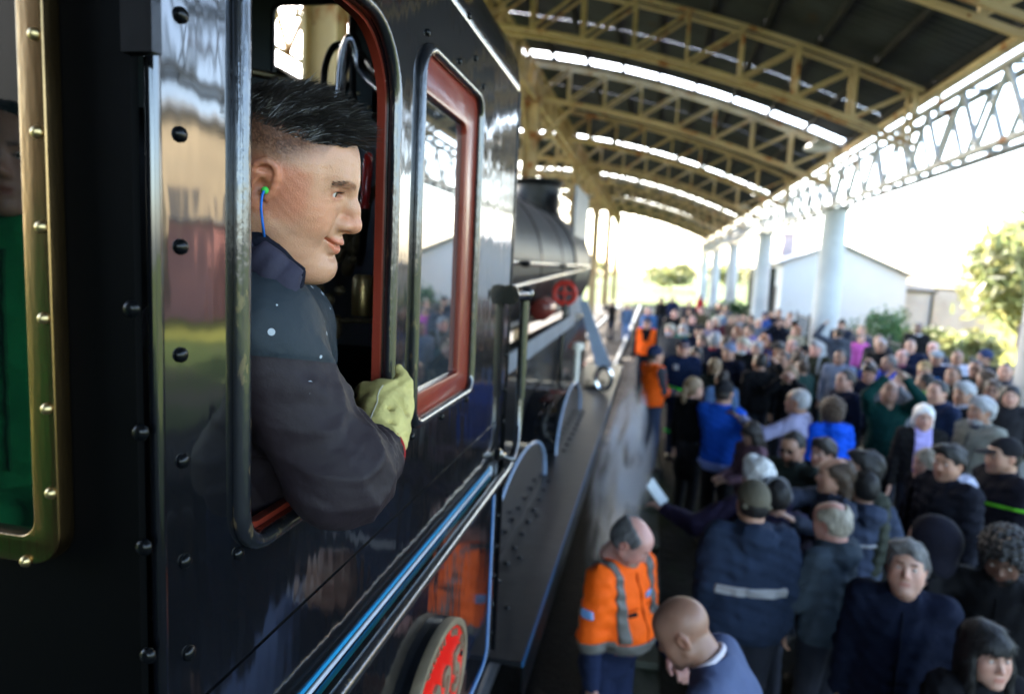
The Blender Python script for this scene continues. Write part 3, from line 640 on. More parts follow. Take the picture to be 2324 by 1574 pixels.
# ================================================================== people: bodies are sculpted as smooth distance fields, one continuous surface each
import openvdb as vdb
f32 = np.float32
class Field:
    def __init__(s, lo, hi, h):
        s.lo = np.array(lo, float); s.h = h; s.n = np.ceil((np.array(hi) - s.lo)/h).astype(int) + 1
        s.ax = [(s.lo[i] + h*np.arange(s.n[i])).astype(f32) for i in range(3)]
        s.a = np.full(tuple(s.n), .25, f32)
    def sub(s, lo, hi):
        sl = []
        for i in range(3):
            a = max(0, int((lo[i]-s.lo[i])/s.h)); b = min(int(s.n[i]), int((hi[i]-s.lo[i])/s.h)+2)
            if a >= b: return None
            sl.append(slice(a, b))
        X = s.ax[0][sl[0]][:, None, None]; Y = s.ax[1][sl[1]][None, :, None]; Z = s.ax[2][sl[2]][None, None, :]
        return tuple(sl), X, Y, Z
    def all(s): return s.ax[0][:, None, None], s.ax[1][None, :, None], s.ax[2][None, None, :]
    def _mix(s, sl, d, k, op):
        a = s.a[sl]
        if op == 'sub': d = -d
        if k > 1e-6:
            h = np.maximum(k - np.abs(a - d), 0)/k; w = h*h*(k*.25)
        else: w = 0
        s.a[sl] = (np.minimum(a, d) - w) if op == 'add' else (np.maximum(a, d) + w)
    def cap(s, p, q, r1, r2=None, k=.02, op='add'):
        r2 = r1 if r2 is None else r2; p = np.array(p, float); q = np.array(q, float); m = max(r1, r2) + k + .03
        g = s.sub(np.minimum(p, q)-m, np.maximum(p, q)+m)
        if g is None: return s
        sl, X, Y, Z = g; b = q-p; L = b@b + 1e-12
        x, y, z = X-f32(p[0]), Y-f32(p[1]), Z-f32(p[2])
        t = np.clip((x*f32(b[0]) + y*f32(b[1]) + z*f32(b[2]))/f32(L), 0, 1)
        d = np.sqrt((x-t*f32(b[0]))**2 + (y-t*f32(b[1]))**2 + (z-t*f32(b[2]))**2) - (f32(r1) + f32(r2-r1)*t)
        s._mix(sl, d, k, op); return s
    def ell(s, c, r, rot=None, k=.02, op='add'):
        c = np.array(c, float); r = np.array(r, float); m = r.max() + k + .03
        g = s.sub(c-m, c+m)
        if g is None: return s
        sl, X, Y, Z = g; x, y, z = X-f32(c[0]), Y-f32(c[1]), Z-f32(c[2])
        if rot is not None:
            A = np.array(rot, float).T
            x, y, z = [f32(A[i, 0])*x + f32(A[i, 1])*y + f32(A[i, 2])*z for i in range(3)]
        r = r.astype(f32)
        k0 = np.sqrt((x/r[0])**2 + (y/r[1])**2 + (z/r[2])**2); k1 = np.sqrt((x/r[0]**2)**2 + (y/r[1]**2)**2 + (z/r[2]**2)**2) + f32(1e-9)
        s._mix(sl, k0*(k0-1)/k1, k, op); return s
    def mesh(s, name, adapt=0.0, iso=0.0):
        g = vdb.FloatGrid(.25); a = s.a.copy()
        a[0] = a[-1] = .25; a[:, 0] = a[:, -1] = .25; a[:, :, 0] = a[:, :, -1] = .25
        g.copyFromArray(np.ascontiguousarray(np.clip(a, -.25, .25)))
        p, t, q = g.convertToPolygons(isovalue=iso, adaptivity=adapt)
        p = p*s.h + s.lo
        me = bpy.data.meshes.new(name); nt_, nq = len(t), len(q)
        me.vertices.add(len(p)); me.vertices.foreach_set('co', p.astype(f32).ravel())
        me.loops.add(nt_*3 + nq*4); me.polygons.add(nt_ + nq)
        me.loops.foreach_set('vertex_index', np.concatenate([t[:, ::-1].ravel(), q[:, ::-1].ravel()]).astype(np.int32))
        st = np.concatenate([np.arange(nt_)*3, nt_*3 + np.arange(nq)*4]).astype(np.int32)
        me.polygons.foreach_set('loop_start', st)
        me.update(); me.validate()
        me.polygons.foreach_set('use_smooth', [True]*len(me.polygons))
        return me
def rotm(yaw=0, pitch=0, roll=0):
    """yaw about z (+ = to own left), pitch about x (+ = look up), roll about y"""
    return np.array((Euler((R_(pitch), R_(roll), 0), 'XYZ').to_matrix().to_3x3())) if yaw == 0 else np.array((Matrix.Rotation(R_(yaw), 3, 'Z') @ Euler((R_(pitch), R_(roll), 0), 'XYZ').to_matrix()))
# ---- head, in its own frame: origin between the ears, +y face, +z up
HS = 1.025
def head_prims(F, T, Rm, s=HS, k=1.0, sex='m', jaw=1.0, nose=1.0, fat=0.0, detail=True):
    P = lambda x, y, z: T + Rm @ (np.array((x, y, z))*s)
    E = lambda c, r, kk=.02, op='add', rot=None: F.ell(P(*c), np.array(r)*s, Rm if rot is None else Rm @ rot, kk*s*k, op)
    K = lambda p, q, r1, r2=None, kk=.02, op='add': F.cap(P(*p), P(*q), r1*s, None if r2 is None else r2*s, kk*s*k, op)
    E((0, -.014, .045), (.077, .098, .088), .0)
    E((0, .022, .0), (.070, .074, .085), .03)
    E((0, .045, .055), (.060, .046, .050), .03)
    for e in (-1, 1):
        K((e*.056*jaw, .0, -.045), (e*.020*jaw, .068, -.090), .020 + fat*.4, .017, .03)
        E((e*.043, .056, -.012), (.024, .026, .028 + fat*.3), .025)
        E((e*.040, .050, -.050), (.022 + fat*.5, .026, .030), .03)
    E((0, .066, -.052), (.036, .030, .038), .02)
    E((0, .080, -.093), (.020*jaw, .016, .016), .02)
    if fat: E((0, .03, -.10), (.05, .05, .03 + fat*.5), .03)
    K((-.032, .080, .038), (.032, .080, .038), .0085, None, .02)
    K((0, .087, .030), (0, .106*nose - .002, -.014), .0085, .0105, .012)
    E((0, .106*nose, -.019), (.0125, .0125, .0115), .010)
    for e in (-1, 1):
        E((e*.0130, .095, -.024), (.0085, .011, .0085), .008)
        E((e*.034, .103, .017), (.019, .020, .013), .012, 'sub')
        E((e*.033, .079, .017), (.0155, .0115, .0105), .006)
        rot = rotm(0, -12, e*10)
        E((e*.079, -.012, .004), (.009, .021, .032), .006, 'add', rot)
        E((e*.087, -.008, .008), (.006, .012, .018), .004, 'sub', rot)
    K((-.020, .086, -.053), (.020, .086, -.053), .0065, None, .008); K((-.010, .0925, -.0515), (.010, .0925, -.0515), .0062, None, .006)
    K((-.014, .0895, -.064), (.014, .0895, -.064), .0072, None, .008)
    K((-.021, .094, -.0575), (.021, .094, -.0575), .0022, None, .003, 'sub')
    K((0, -.025, -.05), (0, -.040, -.135), .053 if sex == 'm' else .045, .056 if sex == 'm' else .046, .03)
def skin_cols(me, T, Rm, s, beard=0.0, brow=(.25, .18, .14), eyes=True, lips=(.86, .58, .56)):
    n = len(me.vertices); co = np.empty(n*3, f32); me.vertices.foreach_get('co', co); co = co.reshape(-1, 3)
    L = ((co - T) @ Rm)/s; x, y, z = np.abs(L[:, 0]), L[:, 1], L[:, 2]
    c = np.ones((n, 4), f32)
    def put(mask, rgb): 
        for i in range(3): c[:, i] *= 1 + mask*(rgb[i]-1)
    sm = lambda a, b, v: np.clip((v-a)/(b-a), 0, 1)**2*(3-2*np.clip((v-a)/(b-a), 0, 1))
    face = (y > .05)
    put(face*sm(.028, .018, x)*sm(.013, .007, np.abs(z+.058)), lips)
    put(face*(y > .06)*sm(.048, .042, x)*sm(.010, .016, x)*sm(.0075, .004, np.abs(z - .040 - .12*(x-.03))), brow)
    if eyes: put(face*sm(1.0, .75, np.sqrt(((x-.033)/.0135)**2 + ((z-.017)/.0065)**2)), (.16, .12, .10))
    put(face*sm(.05, .02, np.sqrt((x-.045)**2 + (z+.015)**2)), (1.0, .90, .88))
    put(face*sm(.024, .008, np.sqrt(x**2 + (z+.02)**2)), (1.0, .90, .87))
    put(sm(.074, .082, x)*(np.abs(z) < .05), (1.0, .86, .82))
    if beard: put(beard*sm(-.028, -.045, z + .25*np.maximum(0, .05-y))*(z > -.14)*(y > -.01), (.42, .40, .40))
    at = me.color_attributes.new('Col', 'FLOAT_COLOR', 'POINT'); at.data.foreach_set('color', c.ravel())
def skin_mat(name, col):
    m = bpy.data.materials.new(name); m.use_nodes = True; t = m.node_tree; N = t.nodes; L = t.links; b = N['Principled BSDF']
    at = N.new('ShaderNodeVertexColor'); at.layer_name = 'Col'
    no = N.new('ShaderNodeTexNoise'); no.inputs['Scale'].default_value = 30; no.inputs['Detail'].default_value = 4
    rp = N.new('ShaderNodeMapRange'); L.new(no.outputs[0], rp.inputs[0]); rp.inputs[3].default_value = .88; rp.inputs[4].default_value = 1.12
    tc = N.new('ShaderNodeTexCoord'); L.new(tc.outputs['Object'], no.inputs['Vector'])
    mx = N.new('ShaderNodeMix'); mx.data_type = 'RGBA'; mx.blend_type = 'MULTIPLY'; mx.inputs[0].default_value = 1; L.new(at.outputs[0], mx.inputs[6]); mx.inputs[7].default_value = (*col, 1)
    m2 = N.new('ShaderNodeMix'); m2.data_type = 'RGBA'; m2.blend_type = 'MULTIPLY'; m2.inputs[0].default_value = 1; L.new(mx.outputs[2], m2.inputs[6]); L.new(rp.outputs[0], m2.inputs[7])
    L.new(m2.outputs[2], b.inputs['Base Color']); b.inputs['Roughness'].default_value = .5; b.inputs['Subsurface Weight'].default_value = .15
    b.inputs['Subsurface Radius'].default_value = (.010, .004, .002); b.inputs['Subsurface Scale'].default_value = 1
    return m
SKIN = {'fair': skin_mat('skin_fair', (.40, .225, .165)), 'mid': skin_mat('skin_mid', (.33, .18, .12)), 'tan': skin_mat('skin_tan', (.235, .12, .078)), 'brown': skin_mat('skin_brown', (.10, .052, .036)), 'pink': skin_mat('skin_pink', (.43, .215, .17))}
HAIR = {'black': (.008, .007, .007), 'dark': (.018, .012, .009), 'brown': (.05, .03, .018), 'auburn': (.16, .055, .02), 'grey': (.22, .22, .23), 'white': (.52, .52, .52), 'blond': (.36, .25, .12), 'sandy': (.17, .11, .06), 'salt': (.10, .095, .095), 'ash': (.33, .29, .23)}
_hm = {}
def hair_mat(c):
    if c not in _hm: _hm[c] = mat('hair_' + c, HAIR[c], .55, var=(60, .45), bump=(90, .004, 3), stretch=(1, 1, .22), spec=.35)
    return _hm[c]
_fm = {}
def fabric(col, rough=.85):
    key = (tuple(round(c, 3) for c in col), rough)
    if key not in _fm: _fm[key] = mat('fabric_%d' % len(_fm), col, rough, var=(5, .16), bump=(26, .006, 4), spec=.1)
    return _fm[key]
# ---- hair and hats, in the head frame, shared by everybody
def hair_field(kind):
    F = Field((-.17, -.21, -.36), (.17, .24, .24), .0065)
    X, Y, Z = F.all()
    def base(o=.0): F.ell((0, -.016, .046), (.084+o, .105+o, .096+o), k=0); F.ell((0, -.03, .0), (.080+o, .085+o, .075+o), k=.02)
    def face(z=.0, y=.0): F.ell((0, .115+y, -.02+z), (.095, .085, .095), k=.012, op='sub')
    def ears():
        for e in (-1, 1): F.ell((e*.085, .005, -.005), (.03, .03, .035), k=.01, op='sub')
    def noise(a, fx=60, fz=24): F.a += a*(np.sin(X*fx + 2*np.sin(Z*31))*np.sin(Y*fx*.9 + Z*fz) + .6*np.sin(Z*fz*2.3 + X*47 - Y*39)).astype(f32)
    def below(z): F.a[:] = np.maximum(F.a, (z - Z) + 0*X + 0*Y)
    if kind == 'short': base(); face(); ears(); below(-.055); noise(.0022)
    elif kind == 'crop': base(-.003); face(.01, .0); ears(); below(-.04); noise(.001)
    elif kind == 'thick': base(.014); F.ell((0, .06, .12), (.07, .05, .035), k=.03); face(); ears(); below(-.065); noise(.004)
    elif kind == 'curly': base(.022); F.ell((0, -.02, .09), (.1, .11, .07), k=.03); face(); below(-.09); noise(.010, 110, 90)
    elif kind == 'fringe': base(.002); face(); ears(); F.ell((0, .02, .135), (.064, .115, .085), k=.015, op='sub'); below(-.06); noise(.003)
    elif kind == 'longfringe':
        base(.006); F.ell((0, -.06, -.09), (.092, .055, .13), k=.04); face(); F.ell((0, .03, .135), (.060, .11, .08), k=.015, op='sub'); below(-.20); noise(.005)
    elif kind in ('long', 'bangs'):
        base(.010); F.ell((0, -.055, -.12), (.100, .060, .19), k=.04)
        for e in (-1, 1): F.ell((e*.080, .015, -.09), (.026, .045, .15), k=.03)
        F.ell((0, .105, -.03), (.062, .08, .105 if kind == 'long' else .078), k=.012, op='sub')
        if kind == 'bangs': F.ell((0, .05, .07), (.074, .052, .045), k=.02); F.ell((0, .12, -.005), (.064, .06, .050), k=.006, op='sub')
        noise(.0028)
    elif kind == 'bob':
        base(.012); F.ell((0, -.035, -.05), (.098, .075, .10), k=.03); F.ell((0, .105, -.025), (.064, .08, .10), k=.012, op='sub'); below(-.12); noise(.004)
    elif kind == 'ponytail':
        base(.003); face(); ears(); below(-.06); F.ell((0, -.125, .0), (.035, .035, .04), k=.02); F.ell((0, -.135, -.08), (.03, .03, .08), k=.02); noise(.0025)
    elif kind == 'swept': base(.010); F.ell((.02, .055, .115), (.075, .05, .03), k=.03); face(); ears(); below(-.06); noise(.0045)
    elif kind in ('cap', 'capback'):
        F.ell((0, -.014, .055), (.087, .108, .096), k=0); below(.028); F.a[:] = np.maximum(F.a, -(F.a + .02)) if False else F.a
        if kind == 'cap': F.ell((0, .125, .045), (.068, .070, .010), rotm(0, -10, 0), k=.006)
        else: F.cap((-.07, -.085, .02), (.07, -.085, .02), .012, k=.01)
    elif kind == 'beanie': F.ell((0, -.016, .05), (.092, .112, .108), k=0); below(.022); F.cap((-.0, -.016, .04), (0, -.016, .03), .001); noise(.0015, 40, 160)
    elif kind == 'flatcap': F.ell((0, .0, .075), (.098, .125, .052), k=0); F.ell((0, .115, .05), (.06, .045, .009), k=.01)
    elif kind == 'hood': 
        F.ell((0, -.03, .03), (.115, .135, .14), k=0); F.ell((0, -.03, -.1), (.12, .12, .10), k=.04); F.ell((0, .13, -.01), (.08, .11, .11), k=.01, op='sub')
    elif kind == 'beard':
        F.ell((0, .045, -.07), (.066, .056, .058), k=0); F.ell((0, .075, -.012), (.08, .075, .040), k=.012, op='sub'); F.ell((0, .10, -.057), (.020, .03, .008), k=.004, op='sub'); F.ell((0, -.03, -.03), (.1, .055, .1), k=.01, op='sub'); noise(.002)
    elif kind == 'mask': F.ell((0, .055, -.05), (.062, .060, .048), k=0); F.ell((0, -.01, -.05), (.1, .055, .1), k=.01, op='sub')
    elif kind == 'scarf': F.ell((0, -.02, -.125), (.095, .10, .04), k=0); noise(.003, 60, 90)
    elif kind == 'headphones':
        for i in range(12):
            a0, a1 = math.pi*i/12, math.pi*(i+1)/12
            F.cap((.10*math.cos(a0), -.01, .03+.115*math.sin(a0)), (.10*math.cos(a1), -.01, .03+.115*math.sin(a1)), .010, k=.004)
        for e in (-1, 1): F.ell((e*.098, -.005, .01), (.022, .04, .045), k=.01)
    elif kind == 'shades': 
        for e in (-1, 1): F.ell((e*.033, .098, .016), (.026, .008, .018), k=.003)
        F.cap((-.07, .03, .022), (-.05, .098, .022), .004, k=.003); F.cap((.07, .03, .022), (.05, .098, .022), .004, k=.003); F.cap((-.05, .1, .022), (.05, .1, .022), .004, k=.003)
    return F
_hair = {}
STRANDY = dict(short=(.016, .5), crop=(.006, .5), thick=(.022, .5), curly=(.018, 1.0), fringe=(.020, .5), longfringe=(.05, .25), long=(.05, .15), bangs=(.045, .12), bob=(.045, .2), ponytail=(.03, .3), swept=(.026, .5), beard=(.012, .6))
def hair_mesh(kind, fine=False):
    if (kind, fine) not in _hair:
        me = hair_field(kind).mesh('hair_' + kind, .0)
        if fine and kind in STRANDY:       # loose strands lying over the mass of hair
            n = len(me.vertices); rs = np.random.RandomState(len(kind)); co = np.empty(n*3, f32); me.vertices.foreach_get('co', co); co = co.reshape(-1, 3); nr = np.empty(n*3, f32); me.vertices.foreach_get('normal', nr); nr = nr.reshape(-1, 3)
            N_ = 3200; ids = rs.choice(n, N_); ln, lift = STRANDY[kind]; p = co[ids] - nr[ids]*.003; nn = nr[ids]
            flow = np.stack([.5*p[:, 0]*8, -.35 - .3*np.sin(p[:, 2]*40), -.9 + 0*p[:, 0]], 1) + rs.randn(N_, 3)*.30; flow -= nn*(flow*nn).sum(1)[:, None]
            d = flow/(np.linalg.norm(flow, axis=1)[:, None] + 1e-6) + nn*lift; d /= np.linalg.norm(d, axis=1)[:, None]; l = ln*(.5 + rs.rand(N_))
            sd = np.cross(d, nn + rs.randn(N_, 3)*.3); sd /= np.linalg.norm(sd, axis=1)[:, None] + 1e-6; w = .0011
            V = np.stack([p - sd*w, p + sd*w, p + d*(l*.55)[:, None] + sd*w*.7, p + d*(l*.55)[:, None] - sd*w*.7, p + d*l[:, None] - nn*(l*lift*.25)[:, None]], 1)
            b0 = (np.arange(N_)*5)[:, None]; bm = bmesh.new(); bm.from_mesh(me); m2 = bpy.data.meshes.new('s'); m2.from_pydata(V.reshape(-1, 3).tolist(), [], (b0 + np.array([[0, 1, 2, 3]])).tolist() + (b0 + np.array([[3, 2, 4]])).tolist()); bm.from_mesh(m2); bm.to_mesh(me); bm.free(); bpy.data.meshes.remove(m2)
            me.polygons.foreach_set('use_smooth', [True]*len(me.polygons))
        _hair[(kind, fine)] = me
    return _hair[(kind, fine)]
PARTNAME = {'cap': 'cap', 'capback': 'cap', 'beanie': 'beanie', 'flatcap': 'flat_cap', 'hood': 'hood', 'beard': 'beard', 'mask': 'face_mask', 'scarf': 'scarf', 'headphones': 'headphones', 'shades': 'sunglasses'}
# ---- body
def ik(sh, hand, l1, l2, pole):
    sh, hand, pole = map(np.array, (sh, hand, pole)); d = hand - sh; L = np.linalg.norm(d); mx_ = (l1+l2)*.995
    if L > mx_: hand = sh + d*mx_/L; d = hand - sh; L = mx_
    a = (l1*l1 - l2*l2 + L*L)/(2*L); hh = math.sqrt(max(l1*l1 - a*a, 0)); u = d/L
    p = pole - u*(pole@u); p /= np.linalg.norm(p) + 1e-9
    return sh + u*a + p*hh, hand
POSE = {
 'down':   dict(L=(-.25, .03, .80), R=(.25, .03, .80)),
 'pockets':dict(L=(-.24, .10, .93), R=(.24, .10, .93)),
 'front':  dict(L=(-.06, .30, 1.08), R=(.07, .30, 1.10)),
 'photo':  dict(L=(-.09, .30, 1.56), R=(.09, .30, 1.56)),
 'photohi':dict(L=(-.10, .22, 1.78), R=(.10, .22, 1.78)),
 'phone1': dict(L=(-.24, .03, .82), R=(.12, .42, 1.45)),
 'folded': dict(L=(.12, .20, 1.18), R=(-.12, .21, 1.15)),
 'raiseL': dict(L=(-.30, .05, 1.74), R=(.25, .03, .80)),
}
def skeleton(pose='down', lean=0, hy=0, hp_=0, hr=0, build=1.0, sex='m', L=None, R=None, neckfwd=0.0):
    po = dict(POSE[pose]); 
    if L is not None: po['L'] = L
    if R is not None: po['R'] = R
    RL = rotm(0, -lean, 0); piv = np.array((0, 0, .95))
    U = lambda p: piv + RL @ (np.array(p, float) - piv)
    sw = .185 if sex == 'm' else .165
    S = dict(RL=RL, U=U, sw=sw, build=build, sex=sex)
    for e, nme in ((-1, 'L'), (1, 'R')):
        sh = U((e*sw, -.01, 1.415)); hand = np.array(po[nme], float)
        el, hd_ = ik(sh, hand, .295, .255, (e*.30, -.8, -.5) if hand[2] < 1.4 else (e*.8, .1, -.9))
        S['sh'+nme], S['el'+nme], S['hd'+nme] = sh, el, hd_
    nb = U((0, -.005, 1.46)); S['neck'] = nb
    S['hT'] = U((0, .012 + neckfwd, 1.580)); S['hR'] = rotm(0, -lean*.5, 0) @ rotm(hy, hp_, hr)
    return S
def hand_prims(F, S, nme, e, fine):
    a, b = S['el'+nme], S['hd'+nme]; f = (b-a)/np.linalg.norm(b-a); up = np.array((0, 0, 1.0)); 
    side = np.cross(f, up) if abs(f[2]) < .9 else np.array((0, 1.0, 0)); side /= np.linalg.norm(side); nrm = np.cross(side, f)
    if f[2] < -.8: side, nrm = np.array((0, 1.0, 0)), np.array((-e, 0, 0.0))      # hanging hand: palm to the thigh
    c = b + f*.045
    A = np.stack([side, f, nrm], 1)
    F.ell(c, (.041, .050, .016), A, .012)
    curl = np.array((-nrm)) * 1.0
    for i, (o, l) in enumerate(((-.030, .066), (-.010, .078), (.011, .074), (.030, .058))):
        p = b + f*.085 + side*o; q = p + f*l*.5 + curl*.006; r = q + f*l*.36 + curl*.024
        F.cap(p, q, .0105, .0095, .006); F.cap(q, r, .0095, .0080, .004)
    th = -1 if f[2] < -.8 else -e
    p = b + f*.03 + side*.034*(1 if f[2] < -.8 else th); q = p + f*.035 + side*.020*(1 if f[2] < -.8 else th) + curl*.012
    F.cap(p, q, .0125, .011, .008); F.cap(q, q + f*.032 + curl*.008, .011, .009, .004)
def body_bounds(S, pad=.2):
    pts = np.array([S['shL'], S['shR'], S['elL'], S['elR'], S['hdL'], S['hdR'], S['hT'], (0, 0, .9)])
    return pts.min(0) - pad, pts.max(0) + pad
def body_mesh(name, S, h, beard=0.0, eyes=True, brow=(.25, .18, .14), **hk):
    lo, hi = body_bounds(S, .19); lo[2] = min(lo[2], .80)
    F = Field(lo, hi, h); U = S['U']; b = S['build']
    head_prims(F, S['hT'], S['hR'], HS, sex=S['sex'], **hk)
    RL = S['RL']
    F.ell(U((0, 0, 1.27)), (.155*b, .09, .20), RL, .05); F.ell(U((0, 0, 1.02)), (.13*b, .085, .16), RL, .05)
    F.cap(U((-.13, -.01, 1.40)), U((.13, -.01, 1.40)), .052, None, .05); F.cap(S['neck'], S['hT'] + S['hR'] @ np.array((0, -.03, -.06)), .052 if S['sex'] == 'm' else .044, None, .03)
    for e, n in ((-1, 'L'), (1, 'R')):
        F.cap(S['sh'+n], S['el'+n], .044, .036, .03); F.cap(S['el'+n], S['hd'+n], .036, .026, .02); hand_prims(F, S, n, e, True)
    me = F.mesh(name, .0 if h < .008 else .05); skin_cols(me, S['hT'], S['hR'], HS, beard, brow, eyes)
    return me
def wrinkle(F, a):
    X, Y, Z = F.all()
    F.a += f32(a)*(np.sin(Z*41 + 5*np.sin(X*13+1) + 4*np.sin(Y*17)) * np.sin(X*19 - Z*23 + 3*np.sin(Y*11)) + .6*np.sin(Z*87 + X*31*np.sin(Y*9+2) + Y*45)).astype(f32)
def jacket_field(S, h, puff=.0, hem=.86, sleeve=.94, collar=True, hood=False, belly=0.0, quilt=False, wr=.004):
    lo, hi = body_bounds(S, .17 + puff); lo[2] = hem - .06
    F = Field(lo, hi, h); U = S['U']; b = S['build']; RL = S['RL']; p = puff; sx = 1.0 if S['sex'] == 'm' else .92
    F.ell(U((0, .0, hem+.10)), ((.172+p)*b*sx, .128+p, .17), RL, .0); F.ell(U((0, .005+belly*.5, 1.10)), ((.166+p)*b*sx, .120+p+belly, .19), RL, .06)
    F.ell(U((0, -.002, 1.28)), ((.188+p)*b*sx, .122+p, .17), RL, .06)
    F.cap(U((-S['sw']+.045, -.01, 1.40)), U((S['sw']-.045, -.01, 1.40)), .066+p*.8, None, .05)
    F.ell(U((0, -.015, 1.435)), (.10, .075, .05), RL, .05)
    for n in 'LR':
        e = S['el'+n]; w = S['el'+n] + (S['hd'+n]-S['el'+n])*sleeve
        F.cap(S['sh'+n] - np.array((0,0,.012)), e, .062+p, .054+p*.8, .045); F.cap(e, w, .054+p*.8, .042+p*.5, .025)
    if collar:
        nk = U((0, -.014, 1.455)); F.ell(nk, (.080, .076, .045), RL, .02)
    if hood: F.ell(U((0, -.10, 1.435)), (.115, .075, .075), RL, .04); F.ell(U((0, -.02, 1.47)), (.092, .085, .035), RL, .03)
    # cut flat at the hem, along the leaning body
    X, Y, Z = F.all(); nz = RL @ np.array((0, 0, 1.0)); c = U((0, 0, hem))
    cut = -((X-f32(c[0]))*f32(nz[0]) + (Y-f32(c[1]))*f32(nz[1]) + (Z-f32(c[2]))*f32(nz[2]))
    near = (np.abs(X) < f32(.30)) & (cut > -.2)
    if wr: wrinkle(F, wr)
    if quilt: F.a += (f32(.010)*(np.abs(np.sin((Z*f32(nz[2]) + Y*f32(nz[1]))*math.pi/.075))-.6)).astype(f32) + 0*X
    if hem > .8: F.a[:] = np.where((np.abs(X) < .21*b) , np.maximum(F.a, cut), F.a)
    else: F.a[:] = np.maximum(F.a, cut)
    # open the neck
    F.ell(S['neck'] + np.array((0, .012, .05)), (.064, .062, .055), None, .008, 'sub')
    return F
def trousers_mesh(name, S, h, hem=.86, skirt=False):
    F = Field((-.27, -.22, .02), (.27, .25, 1.02), h); b = S['build']
    F.ell((0, 0, .93), (.160*b, .115, .12), None, 0)
    st = S.get('stance', ((-.10, .0), (.10, .0)))
    for e, (fx, fy) in zip((-1, 1), st):
        kn_ = np.array((e*.09*.4 + fx*.6, fy*.5+.02, .49)); an = np.array((fx, fy-.02, .085))
        F.cap((e*.082, 0, .88), kn_, .088*b, .068, .03); F.cap(kn_, an, .066, .056, .02)
    wrinkle(F, .003)
    return F.mesh(name, .15)
def shoe_mesh(name):
    F = Field((-.07, -.12, -.02), (.07, .23, .13), .008); F.cap((0, -.05, .045), (0, .0, .06), .042, None, 0); F.cap((0, 0, .05), (0, .15, .035), .042, .038, .02); F.cap((0, -.04, .085), (0, -.05, .10), .042, None, .02)
    X, Y, Z = F.all(); F.a[:] = np.maximum(F.a, -Z + 0*X + 0*Y); return F.mesh(name, .1)
SHOE = shoe_mesh('shoe')
M['shoe'] = fabric((.02, .018, .016), .6)
def omat(o, m):
    if not o.data.materials: o.data.materials.append(None)
    o.material_slots[0].link = 'OBJECT'; o.material_slots[0].material = m
def band_mesh(name, F, cond, off=.004, th=.004):
    """a strip lying on the garment: garment surface pushed out, kept only where cond<0"""
    off = max(off, 1.5*F.h); th = max(th, 1.2*F.h)
    G_ = Field.__new__(Field); G_.__dict__.update(F.__dict__); G_.a = np.maximum(F.a - f32(off), -(F.a + f32(th))); G_.a = np.maximum(G_.a, cond.astype(f32)); return G_.mesh(name, .0)
class Person:
    """one individual: skin mesh 'person' with clothes, hair and hat as children"""
    def __init__(s, D, label, H=1.72, yaw=90, skin='mid', hair=('short', 'dark'), top=(.02, .022, .03), legs=(.02, .022, .03), extras=(), S=None, meshes=None, group=None, z0=None):
        s.S = S; s.sc = H/1.72
        hT, hR = S['hT'], S['hR']; crown = hT + hR @ np.array((0, -.014, .150))
        rz = Matrix.Rotation(R_(yaw), 4, 'Z'); zb = G if z0 is None else z0
        w = ray(*D); t = (zb + crown[2]*s.sc)/w.z; P = w*t
        off = rz @ (Vector((crown[0], crown[1], 0))*s.sc)
        s.mw = Matrix.Translation((P.x - off.x, P.y - off.y, zb)) @ rz @ Matrix.Scale(s.sc, 4)
        s.o = bpy.data.objects.new('person', meshes['body']); link(s.o); s.o.matrix_basis = s.mw; omat(s.o, SKIN[skin])
        tag(s.o, label, 'person', group)
        if 'jacket' in meshes: s.part(meshes.get('topname', 'jacket'), meshes['jacket'], fabric(top) if isinstance(top, tuple) else top)
        if 'trousers' in meshes:
            s.part('trousers', meshes['trousers'], fabric(legs))
            for e, (fx, fy) in zip((-1, 1), S.get('stance', ((-.10, 0), (.10, 0)))): s.part('shoe', SHOE, M['shoe'], Matrix.Translation((fx, fy-.02, 0)) @ Matrix.Rotation(R_(-8*e), 4, 'Z'))
        s.HM = Matrix.Translation(hT) @ Matrix([list(r) for r in hR]).to_4x4() @ Matrix.Scale(HS, 4)
        if hair:
            s.head('hair', hair[0], hair_mat(hair[1]))
        for ex in extras:
            kd, m = ex; s.head(PARTNAME.get(kd, 'hair'), kd, m if not isinstance(m, tuple) else fabric(m))
    def part(s, name, me, m, lm=None):
        o = bpy.data.objects.new(name, me); link(o, s.o); o.matrix_basis = lm if lm else Matrix.Identity(4); omat(o, m); return o
    def head(s, name, kind, m): return s.part(name, hair_mesh(kind, s.mw.translation.length < 7.5), m, s.HM)
    def eyes(s, look=(0, 0)):
        for e in (-1, 1):
            s.part('eye', EYE, None, s.HM @ Matrix.Translation((e*.033, .0795, .0165)) @ Euler((R_(look[1]), 0, R_(look[0]))).to_matrix().to_4x4())
def eye_mesh(r=.0118):
    mb = MB(); n = 16; mb.lathe([(r*math.sin(t), -r*math.cos(t)) for t in np.linspace(.01, math.pi-.01, 16)], (0, 0, 0), (0, 1, 0), n)
    me = mb.mesh('eye'); ms = [mat('eye_white', (.62, .58, .55), .15, coat=.5), mat('iris', (.06, .035, .018), .15, coat=.5), mat('pupil', (.004, .004, .004), .1, coat=.5)]
    for m in ms: me.materials.append(m)
    for p in me.polygons:
        p.use_smooth = True; a = math.acos(max(-1, min(1, p.center.normalized().y))); p.material_index = 2 if a < .2 else 1 if a < .5 else 0
    return me
EYE = eye_mesh()
